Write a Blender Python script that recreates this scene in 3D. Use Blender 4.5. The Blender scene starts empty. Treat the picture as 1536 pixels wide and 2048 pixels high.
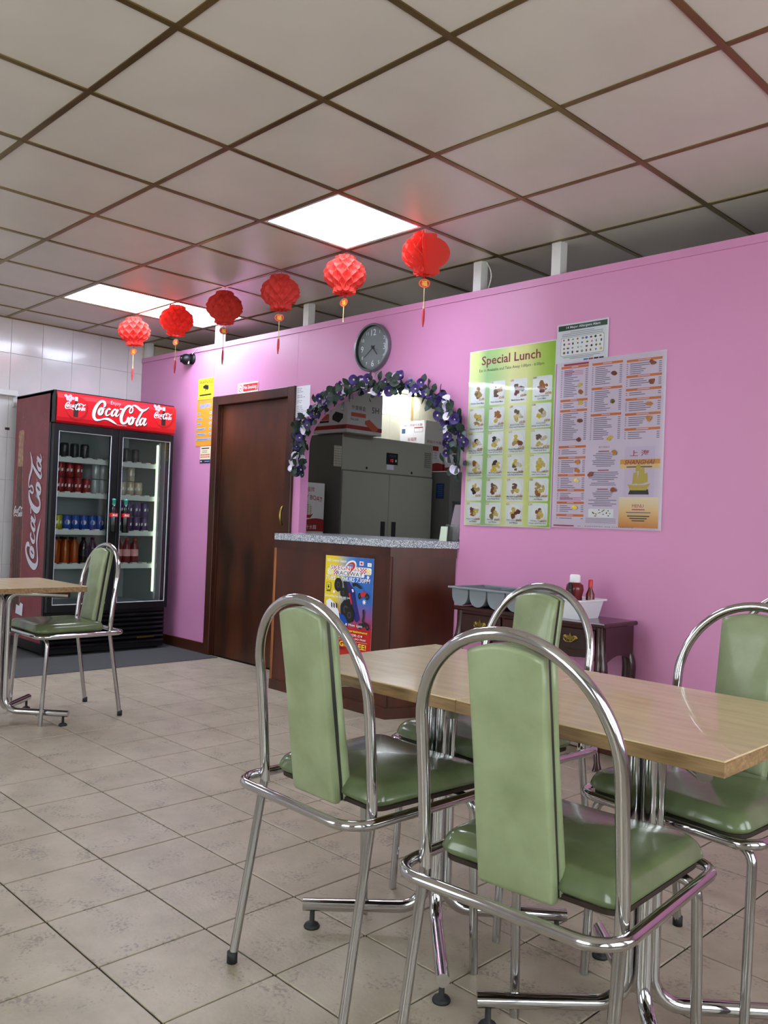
import bpy, math, random
from mathutils import Vector, Matrix, Euler
random.seed(7)
SC = bpy.context.scene
COL = SC.collection
PI = math.pi

# ------------------------------------------------------------------ camera
FPX = 1693.02
CAM = Vector((1.7534, -3.7370, 1.095))
FWD = Vector((-0.71160, 0.70247, 0.01193)).normalized()
_yaw, _roll = math.radians(45.3747), math.radians(2.1945)
_r = Vector((math.cos(_yaw), math.sin(_yaw), 0)); _u = _r.cross(FWD)
RGT = _r*math.cos(_roll) + _u*math.sin(_roll)
UPV = -_r*math.sin(_roll) + _u*math.cos(_roll)
cd = bpy.data.cameras.new('camera'); cam = bpy.data.objects.new('camera', cd); COL.objects.link(cam)
cd.sensor_fit = 'VERTICAL'; cd.sensor_height = 36.0; cd.lens = 36.0*FPX/2048.0
cd.clip_start = 0.05; cd.clip_end = 100
m = Matrix.Identity(4)
for i in range(3):
    m[i][0] = RGT[i]; m[i][1] = UPV[i]; m[i][2] = -FWD[i]; m[i][3] = CAM[i]
cam.matrix_world = m
SC.camera = cam

# ------------------------------------------------------------------ world, exposure
w = bpy.data.worlds.new('overcast_sky'); SC.world = w; w.use_nodes = True
bg = w.node_tree.nodes['Background']; bg.inputs[0].default_value = (0.95, 0.97, 1.0, 1); bg.inputs[1].default_value = 8.5
SC.view_settings.view_transform = 'Standard'; SC.view_settings.look = 'None'
SC.view_settings.gamma = 1.0; SC.view_settings.use_curve_mapping = False
SC.view_settings.exposure = 0.0
PANEL_EMIT = 24.0          # ceiling light panels
H = 2.61                   # ceiling height

def area_portal(name, loc, rot, sx, sy):          # window portals: guide the sky light through the openings
    l = bpy.data.lights.new(name, 'AREA'); l.shape = 'RECTANGLE'; l.size = sx; l.size_y = sy
    l.cycles.is_portal = True
    o = bpy.data.objects.new(name, l); COL.objects.link(o); o.location = loc; o.rotation_euler = rot
    return o
WINS = [(-2.4, -.9), (.8, 2.3)]     # windows in the wall behind the camera
SIDE = [(-5.2, -3.6), (-3.2, -1.8), (-1.4, -.3)]   # unseen side-wall windows, put in to bring more daylight to the right
for a, b in WINS:
    area_portal('daylight_portal', ((a+b)/2, -5.55, 1.45), (PI/2, 0, PI), b-a, 1.9)
for a, b in SIDE:
    area_portal('daylight_portal', (3.37, (a+b)/2, 1.45), (PI/2, 0, -PI/2), b-a, 1.9)

# ------------------------------------------------------------------ pixel -> place helpers
def ray(px, py): return FWD + RGT*((px-768)/FPX) - UPV*((py-1024)/FPX)
def at_y(px, py, Y): d = ray(px, py); return CAM + d*((Y-CAM.y)/d.y)
def at_x(px, py, X): d = ray(px, py); return CAM + d*((X-CAM.x)/d.x)
def at_z(px, py, Z): d = ray(px, py); return CAM + d*((Z-CAM.z)/d.z)

# ------------------------------------------------------------------ materials
def lin(h):
    h = h.lstrip('#'); c = [int(h[i:i+2], 16)/255 for i in (0, 2, 4)]
    return tuple((x/12.92 if x <= .04045 else ((x+.055)/1.055)**2.4) for x in c) + (1,)
MATS = {}
def mat(name, col, rough=.5, metal=0., spec=.5, emit=None, es=0., noise=None, bump=0., bscale=50., coat=0.):
    """noise=(scale, colour2, detail, stretch) mixes a second colour in by a noise texture"""
    if name in MATS: return MATS[name]
    mt = bpy.data.materials.new(name); mt.use_nodes = True; nt = mt.node_tree
    b = nt.nodes['Principled BSDF']
    c = lin(col) if isinstance(col, str) else col
    b.inputs['Base Color'].default_value = c; b.inputs['Roughness'].default_value = rough
    b.inputs['Metallic'].default_value = metal; b.inputs['Specular IOR Level'].default_value = spec
    b.inputs['Coat Weight'].default_value = coat
    if emit: b.inputs['Emission Color'].default_value = lin(emit); b.inputs['Emission Strength'].default_value = es
    if noise or bump:
        tc = nt.nodes.new('ShaderNodeTexCoord')
    if noise:
        sc, c2, det, st = noise
        mp = nt.nodes.new('ShaderNodeMapping'); mp.inputs['Scale'].default_value = st
        oi = nt.nodes.new('ShaderNodeObjectInfo')
        ad = nt.nodes.new('ShaderNodeVectorMath'); ad.operation = 'MULTIPLY_ADD'
        ad.inputs[1].default_value = (1, 1, 1)
        cm = nt.nodes.new('ShaderNodeVectorMath'); cm.operation = 'SCALE'; cm.inputs[0].default_value = (13.1, 7.7, 5.3)
        nt.links.new(oi.outputs['Random'], cm.inputs['Scale'])
        nt.links.new(tc.outputs['Object'], ad.inputs[0]); nt.links.new(cm.outputs[0], ad.inputs[2])
        nt.links.new(ad.outputs[0], mp.inputs['Vector'])
        n = nt.nodes.new('ShaderNodeTexNoise'); n.inputs['Scale'].default_value = sc; n.inputs['Detail'].default_value = det
        nt.links.new(mp.outputs[0], n.inputs['Vector'])
        r = nt.nodes.new('ShaderNodeValToRGB'); r.color_ramp.elements[0].position = .35; r.color_ramp.elements[1].position = .68
        r.color_ramp.elements[0].color = c; r.color_ramp.elements[1].color = lin(c2) if isinstance(c2, str) else c2
        nt.links.new(n.outputs['Fac'], r.inputs[0]); nt.links.new(r.outputs[0], b.inputs['Base Color'])
    if bump:
        n2 = nt.nodes.new('ShaderNodeTexNoise'); n2.inputs['Scale'].default_value = bscale; n2.inputs['Detail'].default_value = 4
        nt.links.new(tc.outputs['Object'], n2.inputs['Vector'])
        bp = nt.nodes.new('ShaderNodeBump'); bp.inputs['Strength'].default_value = bump; bp.inputs['Distance'].default_value = .004
        nt.links.new(n2.outputs['Fac'], bp.inputs['Height']); nt.links.new(bp.outputs[0], b.inputs['Normal'])
    MATS[name] = mt
    return mt
def P(name, col, rough=.45): return mat('print_'+name, col, rough)
I1 = (1, 1, 1)
mat('pink_paint', '#d18bb6', .42, noise=(1.3, '#cb86b0', 3, I1), bump=.05, bscale=160)
mat('white_paint', '#dcdad8', .5, noise=(6, '#c9c7c4', 3, I1))
mat('ceiling_panel', '#cfc7ba', .33, noise=(2.5, '#c8c0b3', 3, I1), bump=.03, bscale=300)
mat('gold_rail', '#8d7a48', .33, 1.0, noise=(3, '#7d6a42', 2, I1))
mat('panel_light', '#ffffff', .5, emit='#e0eaff', es=PANEL_EMIT)
mat('light_rim', '#d9dde2', .4)
mat('grout', '#3a3531', .9)
mat('wall_grout', '#a8a6a4', .8)
mat('wall_tile', '#d3cfcd', .16, noise=(3, '#c9c5c4', 4, I1), coat=.2)
mat('kitchen_tile', '#e0d8b8', .2, noise=(3, '#d8cfae', 4, I1), coat=.2)
mat('carpet', '#4c4c4c', .95, noise=(400, '#3f3f40', 3, I1), bump=.5, bscale=700)
mat('dark_wood', '#532413', .32, noise=(4, '#33170d', 6, (1.5, 1.5, .25)), bump=.04, bscale=60)
mat('door_wood', '#552b14', .36, noise=(2.6, '#26130b', 7, (1.5, 1.5, .45)), bump=.04, bscale=60)
mat('frame_wood', '#4d2414', .35, noise=(4, '#30160d', 5, (1, 1, .4)))
mat('lipping_wood', '#a5622f', .5, noise=(9, '#7d431c', 4, (1, 1, .3)))
mat('console_wood', '#38120f', .22, noise=(4, '#260c0b', 5, (.4, 1, 1)), coat=.3)
mat('oak', '#d6c097', .28, noise=(4.0, '#c3aa80', 6, (1.6, 9, 9)), coat=.35)
mat('oak_edge', '#977851', .5, noise=(6, '#6f5635', 6, (1.6, 14, 22)))
mat('chrome', '#c9c8ca', .1, 1.0)
mat('chrome_worn', '#b4b2b2', .17, 1.0, bump=.02, bscale=200)
mat('vinyl', '#8f9a76', .33, noise=(11, '#7c8762', 6, I1), bump=.06, bscale=120, coat=.1)
mat('vinyl_shaded', '#667250', .2, noise=(9, '#586444', 4, I1), bump=.05, bscale=90, coat=.15)  # same vinyl as the back pads, darkened to paint in the seat's shade
mat('piping', '#23231f', .4)
mat('seat_board', '#2a1b13', .8)
mat('rubber', '#141416', .6)
mat('black_plastic', '#0b0c0e', .42, spec=.35)
mat('black_gloss', '#0c0d10', .15)
mat('grey_plastic', '#7d848a', .5)
mat('grey_plastic_dark', '#3c4044', .5)
mat('steel_grey', '#a9a796', .38, .15)
mat('steel_dark', '#6d6c64', .45, .1)
mat('brass', '#927c40', .3, 1.0)
mat('coke_red', '#c4161d', .3)
mat('coke_side', '#84303a', .4, noise=(9, '#762530', 5, I1))
mat('coke_header', '#bf141d', .3, emit='#d3171f', es=.02)
mat('logo_white', '#f2f2f4', .4)
mat('fridge_inner', '#b9bec2', .5)
mat('shelf_white', '#e8eceb', .4)
mat('led', '#f4fff0', .5, emit='#eaffd8', es=1.6)
mat('paper', '#e6e6ee', .5)
mat('laminate', '#e6e6ee', .15)
mat('carton', '#cfc8c0', .7)
mat('carton_white', '#e9e4de', .6)
mat('garland_leaf', '#22382a', .5, noise=(30, '#16241d', 2, I1))
mat('petal_purple', '#3d2278', .6, noise=(40, '#28144f', 2, I1))
mat('petal_white', '#d9d2e8', .6)
mat('petal_yellow', '#d9d6a0', .6)
mat('granite', '#9aa0a8', .18)
def special():
    # granite speckle
    nt = MATS['granite'].node_tree; b = nt.nodes['Principled BSDF']
    tc = nt.nodes.new('ShaderNodeTexCoord'); v = nt.nodes.new('ShaderNodeTexVoronoi'); v.inputs['Scale'].default_value = 330
    r = nt.nodes.new('ShaderNodeValToRGB'); r.color_ramp.interpolation = 'CONSTANT'
    e = r.color_ramp.elements
    e[0].color = lin('#565a62'); e[0].position = 0; e[1].color = lin('#b9bec6'); e[1].position = .3
    k = r.color_ramp.elements.new(.6); k.color = lin('#8b9099')
    k = r.color_ramp.elements.new(.8); k.color = lin('#dfe2e6')
    nt.links.new(tc.outputs['Object'], v.inputs['Vector'])
    s = nt.nodes.new('ShaderNodeSeparateColor'); nt.links.new(v.outputs['Color'], s.inputs[0])
    nt.links.new(s.outputs[0], r.inputs[0]); nt.links.new(r.outputs[0], b.inputs['Base Color'])
    # glass pane: mostly clear, a little gloss
    g = bpy.data.materials.new('clear_pane'); g.use_nodes = True; nt = g.node_tree; nt.nodes.clear()
    o = nt.nodes.new('ShaderNodeOutputMaterial'); mx = nt.nodes.new('ShaderNodeMixShader')
    t = nt.nodes.new('ShaderNodeBsdfTransparent'); t.inputs[0].default_value = (.9, .93, .92, 1)
    gl = nt.nodes.new('ShaderNodeBsdfGlossy'); gl.inputs['Roughness'].default_value = .03
    fr = nt.nodes.new('ShaderNodeFresnel'); fr.inputs[0].default_value = 1.45
    nt.links.new(fr.outputs[0], mx.inputs[0]); nt.links.new(t.outputs[0], mx.inputs[1]); nt.links.new(gl.outputs[0], mx.inputs[2])
    nt.links.new(mx.outputs[0], o.inputs[0]); MATS['clear_pane'] = g
    # clear laminating film, slightly wavy
    g = bpy.data.materials.new('laminate_film'); g.use_nodes = True; nt = g.node_tree; nt.nodes.clear()
    o = nt.nodes.new('ShaderNodeOutputMaterial'); mx = nt.nodes.new('ShaderNodeMixShader'); t = nt.nodes.new('ShaderNodeBsdfTransparent')
    gl = nt.nodes.new('ShaderNodeBsdfGlossy'); gl.inputs['Roughness'].default_value = .06; fr = nt.nodes.new('ShaderNodeFresnel'); fr.inputs[0].default_value = 1.4
    tc = nt.nodes.new('ShaderNodeNewGeometry'); mp = nt.nodes.new('ShaderNodeMapping'); mp.inputs['Scale'].default_value = (1.6, 1, 5)
    n = nt.nodes.new('ShaderNodeTexNoise'); n.inputs['Scale'].default_value = 1.0; n.inputs['Detail'].default_value = 0; bp = nt.nodes.new('ShaderNodeBump'); bp.inputs['Strength'].default_value = 1.0; bp.inputs['Distance'].default_value = .010
    nt.links.new(tc.outputs['Position'], mp.inputs[0]); nt.links.new(mp.outputs[0], n.inputs[0]); nt.links.new(n.outputs['Fac'], bp.inputs['Height']); nt.links.new(bp.outputs[0], gl.inputs['Normal']); nt.links.new(bp.outputs[0], fr.inputs['Normal'])
    nt.links.new(fr.outputs[0], mx.inputs[0]); nt.links.new(t.outputs[0], mx.inputs[1]); nt.links.new(gl.outputs[0], mx.inputs[2]); nt.links.new(mx.outputs[0], o.inputs[0]); MATS['laminate_film'] = g
    # red tissue paper, lets light through
    g = bpy.data.materials.new('red_tissue'); g.use_nodes = True; nt = g.node_tree; nt.nodes.clear()
    o = nt.nodes.new('ShaderNodeOutputMaterial'); mx = nt.nodes.new('ShaderNodeMixShader'); mx.inputs[0].default_value = .42
    d = nt.nodes.new('ShaderNodeBsdfDiffuse'); d.inputs[0].default_value = lin('#e0524a')
    tr = nt.nodes.new('ShaderNodeBsdfTranslucent'); tr.inputs[0].default_value = lin('#e65a50')
    nt.links.new(d.outputs[0], mx.inputs[1]); nt.links.new(tr.outputs[0], mx.inputs[2]); nt.links.new(mx.outputs[0], o.inputs[0])
    MATS['red_tissue'] = g
    # floor tile: stone-look with pits
    for nm, c1, c2 in (('floor_tile', '#b3a793', '#9f937f'),):
        mt = mat(nm, c1, .4); nt = mt.node_tree; b = nt.nodes['Principled BSDF']
        ge = nt.nodes.new('ShaderNodeNewGeometry')
        n = nt.nodes.new('ShaderNodeTexNoise'); n.inputs['Scale'].default_value = 5; n.inputs['Detail'].default_value = 8; n.inputs['Roughness'].default_value = .65
        nt.links.new(ge.outputs['Position'], n.inputs['Vector'])
        r = nt.nodes.new('ShaderNodeValToRGB'); r.color_ramp.elements[0].position = .35; r.color_ramp.elements[1].position = .65
        r.color_ramp.elements[0].color = lin(c2); r.color_ramp.elements[1].color = lin(c1)
        nt.links.new(n.outputs['Fac'], r.inputs[0])
        n3 = nt.nodes.new('ShaderNodeTexNoise'); n3.inputs['Scale'].default_value = 95; n3.inputs['Detail'].default_value = 4
        nt.links.new(ge.outputs['Position'], n3.inputs['Vector'])
        n4 = nt.nodes.new('ShaderNodeTexNoise'); n4.inputs['Scale'].default_value = 9; n4.inputs['Detail'].default_value = 2
        nt.links.new(ge.outputs['Position'], n4.inputs['Vector'])
        mu = nt.nodes.new('ShaderNodeMath'); mu.operation = 'MULTIPLY'
        nt.links.new(n3.outputs['Fac'], mu.inputs[0]); nt.links.new(n4.outputs['Fac'], mu.inputs[1])
        r2 = nt.nodes.new('ShaderNodeValToRGB'); r2.color_ramp.elements[0].position = .30; r2.color_ramp.elements[1].position = .40
        r2.color_ramp.elements[0].color = (0, 0, 0, 1); r2.color_ramp.elements[1].color = (1, 1, 1, 1)
        nt.links.new(mu.outputs[0], r2.inputs[0])
        mx = nt.nodes.new('ShaderNodeMix'); mx.data_type = 'RGBA'
        nt.links.new(r2.outputs[0], mx.inputs['Factor']); nt.links.new(r.outputs[0], mx.inputs['A']); mx.inputs['B'].default_value = lin('#8b8072')
        nt.links.new(mx.outputs['Result'], b.inputs['Base Color'])
        bp = nt.nodes.new('ShaderNodeBump'); bp.inputs['Strength'].default_value = .35; bp.inputs['Distance'].default_value = .004; bp.invert = True
        nt.links.new(mu.outputs[0], bp.inputs['Height']); nt.links.new(bp.outputs[0], b.inputs['Normal'])
    # poster gradient materials from object coordinates
def ramp_mat(name, axis, stops, rough=.3, lo=0., hi=1.):
    mt = mat(name, '#ffffff', rough); nt = mt.node_tree; b = nt.nodes['Principled BSDF']
    ge = nt.nodes.new('ShaderNodeNewGeometry'); sp = nt.nodes.new('ShaderNodeSeparateXYZ'); nt.links.new(ge.outputs['Position'], sp.inputs[0])
    mr = nt.nodes.new('ShaderNodeMapRange'); mr.inputs['From Min'].default_value = lo; mr.inputs['From Max'].default_value = hi
    nt.links.new(sp.outputs[axis], mr.inputs['Value'])
    r = nt.nodes.new('ShaderNodeValToRGB'); els = r.color_ramp.elements
    els[0].position = stops[0][0]; els[0].color = lin(stops[0][1]); els[1].position = stops[-1][0]; els[1].color = lin(stops[-1][1])
    for p_, c_ in stops[1:-1]:
        e_ = els.new(p_); e_.color = lin(c_)
    nt.links.new(mr.outputs[0], r.inputs[0]); nt.links.new(r.outputs[0], b.inputs['Base Color'])
    return mt
special()

# ------------------------------------------------------------------ mesh helpers
def catmull(pts, n=6, closed=False):
    pts = [tuple(p) for p in pts]; N = len(pts); out = []
    rng = range(N) if closed else range(N-1)
    for i in rng:
        p0 = pts[(i-1) % N] if closed or i > 0 else pts[0]
        p1, p2 = pts[i], pts[(i+1) % N]
        p3 = pts[(i+2) % N] if closed or i+2 < N else pts[-1]
        for k in range(n):
            t = k/n
            out.append(tuple(.5*((2*b) + (-a+c)*t + (2*a-5*b+4*c-d)*t*t + (-a+3*b-3*c+d)*t**3) for a, b, c, d in zip(p0, p1, p2, p3)))
    if not closed: out.append(pts[-1])
    return out
def fillet(pts, rad, n=5, closed=False):
    """polyline with rounded corners; rad a number or a list"""
    pts = [Vector(p) for p in pts]; N = len(pts); out = []
    for i, p in enumerate(pts):
        r_ = rad[i] if isinstance(rad, (list, tuple)) else rad
        if (not closed and i in (0, N-1)) or r_ <= 0: out.append(p.copy()); continue
        a = (pts[i-1]-p); b = (pts[(i+1) % N]-p); la, lb = a.length, b.length; a.normalize(); b.normalize()
        ang = a.angle(b)
        if ang > PI-.02: out.append(p.copy()); continue
        d = min(r_/math.tan(ang/2), la*.49, lb*.49); rr = d*math.tan(ang/2)
        c = p + (a+b).normalized()*(rr/math.sin(ang/2))
        v0 = (p+a*d)-c; v1 = (p+b*d)-c; th = v0.angle(v1)
        for k in range(n+1):
            t = k/n
            out.append(c + (v0*math.sin((1-t)*th) + v1*math.sin(t*th))/math.sin(th))
    return out
class M:
    def __init__(s): s.v = []; s.f = []; s.mi = []; s.mats = []; s.cur = 0; s.sm = []; s.smooth = False
    def use(s, name):
        if name not in s.mats: s.mats.append(name)
        s.cur = s.mats.index(name); return s
    def add(s, vs, fs, smooth=None):
        o = len(s.v); s.v += [tuple(p) for p in vs]
        for f in fs: s.f.append(tuple(i+o for i in f)); s.mi.append(s.cur); s.sm.append(s.smooth if smooth is None else smooth)
        return s
    def box(s, x0, x1, y0, y1, z0, z1, bev=0.):
        if bev <= 0:
            vs = [(x, y, z) for z in (z0, z1) for y in (y0, y1) for x in (x0, x1)]
            return s.add(vs, [(0, 2, 3, 1), (4, 5, 7, 6), (0, 1, 5, 4), (2, 6, 7, 3), (0, 4, 6, 2), (1, 3, 7, 5)], False)
        b = bev
        vs = []
        for (xa, xb, ya, yb, z) in ((x0+b, x1-b, y0+b, y1-b, z0), (x0, x1, y0, y1, z0+b), (x0, x1, y0, y1, z1-b), (x0+b, x1-b, y0+b, y1-b, z1)):
            c = b if z in (z0+b, z1-b) else 0
            if c: vs += [(xa+c, ya, z), (xb-c, ya, z), (xb, ya+c, z), (xb, yb-c, z), (xb-c, yb, z), (xa+c, yb, z), (xa, yb-c, z), (xa, ya+c, z)]
            else: vs += [(xa, ya, z), (xb, ya, z), (xb, ya, z), (xb, yb, z), (xb, yb, z), (xa, yb, z), (xa, yb, z), (xa, ya, z)]
        fs = [(7, 5, 3, 1), (25, 27, 29, 31)]
        # collapse duplicate corners of the end rings
        def idx(r_, k):
            if r_ in (0, 3): return r_*8 + {0: 7, 1: 1, 2: 1, 3: 3, 4: 3, 5: 5, 6: 5, 7: 7}[k]
            return r_*8+k
        for r_ in range(3):
            for k in range(8):
                q = [idx(r_, k), idx(r_, (k+1) % 8), idx(r_+1, (k+1) % 8), idx(r_+1, k)]
                q2 = [a for i, a in enumerate(q) if a not in q[:i]]
                if len(q2) > 2: fs.append(tuple(q2))
        return s.add(vs, fs, False)
    def tube(s, pts, r, n=10, closed=False, caps=True, smooth=True):
        pts = [Vector(p) for p in pts]; N = len(pts); vs = []; fs = []
        up = None
        for i, p in enumerate(pts):
            a = pts[i-1] if (closed or i > 0) else p; b = pts[(i+1) % N] if (closed or i < N-1) else p
            t = (b-a)
            if t.length < 1e-9: t = Vector((0, 0, 1))
            t.normalize()
            if up is None:
                up = Vector((0, 0, 1)) if abs(t.z) < .9 else Vector((1, 0, 0))
            sd = t.cross(up)
            if sd.length < 1e-6: sd = t.orthogonal()
            sd.normalize(); up = sd.cross(t).normalized()
            rr = r[i] if isinstance(r, (list, tuple)) else r
            for k in range(n):
                th = 2*PI*k/n; vs.append(p + sd*(math.cos(th)*rr) + up*(math.sin(th)*rr))
        for i in range(N if closed else N-1):
            j = (i+1) % N
            for k in range(n):
                l = (k+1) % n; fs.append((i*n+k, i*n+l, j*n+l, j*n+k))
        s.add(vs, fs, smooth)
        if caps and not closed:
            s.add(vs[:n], [tuple(range(n))[::-1]], False); s.add(vs[-n:], [tuple(range(n))], False)
        return s
    def lathe(s, prof, c=(0, 0, 0), n=20, axis='z', smooth=True, caps=True):
        vs = []; fs = []
        for (r, h) in prof:
            for k in range(n):
                th = 2*PI*k/n; a, b = r*math.cos(th), r*math.sin(th)
                p = {'z': (a, b, h), 'y': (a, h, -b), 'x': (h, a, b)}[axis]
                vs.append((p[0]+c[0], p[1]+c[1], p[2]+c[2]))
        for i in range(len(prof)-1):
            for k in range(n):
                l = (k+1) % n; fs.append((i*n+k, i*n+l, (i+1)*n+l, (i+1)*n+k))
        s.add(vs, fs, smooth)
        if caps:
            if prof[0][0] > 1e-5: s.add(vs[:n], [tuple(range(n))[::-1]], False)
            if prof[-1][0] > 1e-5: s.add(vs[-n:], [tuple(range(n))], False)
        return s
    def prism(s, poly, fn, d0, d1, smooth=False):
        """poly (u,v) CCW, fn(u,v,d)->xyz, extruded from d0 to d1 (d1 is the face side)"""
        n = len(poly)
        vs = [fn(u, v, d0) for u, v in poly] + [fn(u, v, d1) for u, v in poly]
        s.add(vs, [tuple(range(n))[::-1], tuple(range(n, 2*n))], False)
        s.add(vs, [(i, (i+1) % n, n+(i+1) % n, n+i) for i in range(n)], smooth)
        return s
    def pad(s, poly, fn, h, roll, dome=0., rings=4, inner=4, under=True):
        """a padded cushion over outline poly, rising to h with a rolled edge and a dome"""
        n = len(poly); cx = sum(p[0] for p in poly)/n; cy = sum(p[1] for p in poly)/n
        mn = min(math.hypot(p[0]-cx, p[1]-cy) for p in poly)
        levels = [(-roll*.35, 0.), (0., roll*.3)]
        for k in range(1, rings+1):
            a = k/rings*PI/2; levels.append((-(1-math.cos(a))*roll, h-roll+math.sin(a)*roll if h > roll else math.sin(a)*h))
        for k in range(1, inner+1):
            t = k/(inner+.35); levels.append((-(roll + (mn-roll)*t), h + dome*(1-(1-t)**2)))
        vs = []; fs = []
        for off, z in levels:
            for (u, v) in poly:
                du, dv = u-cx, v-cy; L = math.hypot(du, dv); k = max(.02, (mn+off)/mn) if off < -roll*1.01 else None
                if k is None:
                    f_ = (L+off)/L; vs.append(fn(cx+du*f_, cy+dv*f_, z))
                else:
                    f0 = (L-roll)/L; vs.append(fn(cx+du*f0*(mn+off)/(mn-roll), cy+dv*f0*(mn+off)/(mn-roll), z))
        L_ = len(levels)
        for i in range(L_-1):
            for k in range(n): fs.append((i*n+k, i*n+(k+1) % n, (i+1)*n+(k+1) % n, (i+1)*n+k))
        fs.append(tuple((L_-1)*n+k for k in range(n)))
        if under: fs.append(tuple(range(n))[::-1])
        return s.add(vs, fs, True)
    def mesh(s, name):
        me = bpy.data.meshes.new(name); me.from_pydata(s.v, [], s.f)
        for nm in s.mats: me.materials.append(MATS[nm])
        me.polygons.foreach_set('material_index', s.mi); me.polygons.foreach_set('use_smooth', s.sm)
        me.update(); return me
    def build(s, name, parent=None, material=None):
        if material: s.mats = [material]; s.mi = [0]*len(s.f)
        o = bpy.data.objects.new(name, s.mesh(name)); COL.objects.link(o); o.parent = parent
        return o
def part(name, mesh, parent, loc=(0, 0, 0), rot=(0, 0, 0), sc=None):
    o = bpy.data.objects.new(name, mesh); COL.objects.link(o); o.parent = parent; o.location = loc; o.rotation_euler = rot
    if sc is not None: o.scale = sc
    return o
def tag(o, label, cat, group=None, kind=None):
    o['label'] = label; o['category'] = cat
    if group: o['group'] = group
    if kind: o['kind'] = kind
    return o
def struct(o, label=None):
    o['kind'] = 'structure'
    if label: o['label'] = label
    return o
def empty(name, loc=(0, 0, 0), rz=0.):
    o = bpy.data.objects.new(name, None); COL.objects.link(o); o.location = loc; o.rotation_euler = (0, 0, rz); o.empty_display_size = .05
    return o
def clone(o, parent=None):
    c = o.copy(); COL.objects.link(c); c.parent = parent
    for ch in list(o.children): clone(ch, c)
    return c
# planes for flat print: (u, v, depth) -> place
def plane_y(Y): return lambda u, v, d=0.: (u, Y-d, v)            # faces -Y, u = x, v = z
def plane_x(X): return lambda u, v, d=0.: (X+d, u, v)            # faces +X, u = y, v = z
_tc = {}
def glyphs(sx, shear=0., bold=0.):
    k = (sx, shear, bold)
    if k not in _tc:
        cu = bpy.data.curves.new('t', 'FONT'); cu.body = sx; cu.resolution_u = 2; cu.fill_mode = 'FRONT'; cu.shear = shear; cu.offset = bold
        ob = bpy.data.objects.new('t', cu); me = ob.to_mesh()
        vs = [(v.co.x, v.co.y) for v in me.vertices]; fs = [tuple(p.vertices) for p in me.polygons]
        ob.to_mesh_clear(); bpy.data.objects.remove(ob); bpy.data.curves.remove(cu)
        _tc[k] = (vs, fs)
    return _tc[k]
class Print(M):
    """flat print on a sheet: every layer lies a hair above the last"""
    def __init__(s, fn): super().__init__(); s.fn = fn; s.d = .0008
    def up(s, k=1): s.d += .0003*k; return s
    def rect(s, m_, u0, u1, v0, v1):
        s.use(m_); return s.add([s.fn(u0, v0, s.d), s.fn(u1, v0, s.d), s.fn(u1, v1, s.d), s.fn(u0, v1, s.d)], [(0, 1, 2, 3)])
    def poly(s, m_, pts):
        s.d += 1.2e-5; s.use(m_); return s.add([s.fn(u, v, s.d) for u, v in pts], [tuple(range(len(pts)))])
    def disc(s, m_, u, v, ru, rv=None, n=20, jit=0., rnd=None):
        rv = rv or ru; pts = []
        for k in range(n):
            j = 1 + (rnd.uniform(-jit, jit) if rnd else 0); pts.append((u+ru*j*math.cos(2*PI*k/n), v+rv*j*math.sin(2*PI*k/n)))
        return s.poly(m_, pts)
    def round_rect(s, m_, u0, u1, v0, v1, r):
        pts = []
        for cx, cy, a in ((u1-r, v1-r, 0), (u0+r, v1-r, 1), (u0+r, v0+r, 2), (u1-r, v0+r, 3)):
            for k in range(4): th = a*PI/2+k*PI/6; pts.append((cx+r*math.cos(th), cy+r*math.sin(th)))
        return s.poly(m_, pts)
    def text(s, m_, sx, cu, cv, h=None, wd=None, shear=0., bold=0., rot=0., arch=0.):
        vs, fs = glyphs(sx, shear, bold)
        if not vs: return s
        x0 = min(v[0] for v in vs); x1 = max(v[0] for v in vs); y0 = min(v[1] for v in vs); y1 = max(v[1] for v in vs)
        ky = (h/(y1-y0)) if h else wd/(x1-x0); kx = (wd/(x1-x0)) if wd else ky
        cr, sr = math.cos(rot), math.sin(rot); out = []
        for x, y in vs:
            a = (x-(x0+x1)/2)*kx; b = (y-(y0+y1)/2)*ky
            if arch: b -= arch*(2*a/((x1-x0)*kx))**2
            out.append(s.fn(cu+a*cr-b*sr, cv+a*sr+b*cr, s.d))
        s.d += 1.2e-5; s.use(m_); return s.add([(p_[0], p_[1], p_[2]) for p_ in out], fs)
    def brush(s, m_, pts, xf, n=6):
        """pts (x, y, width): a calligraphic stroke"""
        q = catmull(pts, n); vs = []; fs = []
        for i, (x, y, wd) in enumerate(q):
            a = q[max(0, i-1)]; b = q[min(len(q)-1, i+1)]
            dx, dy = b[0]-a[0], b[1]-a[1]; L = math.hypot(dx, dy) or 1
            nx, ny = -dy/L*wd/2, dx/L*wd/2
            u, v = xf(x+nx, y+ny); vs.append(s.fn(u, v, s.d)); u, v = xf(x-nx, y-ny); vs.append(s.fn(u, v, s.d))
        for i in range(len(q)-1): fs.append((2*i, 2*i+1, 2*i+3, 2*i+2))
        s.use(m_); return s.add(vs, fs)
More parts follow.
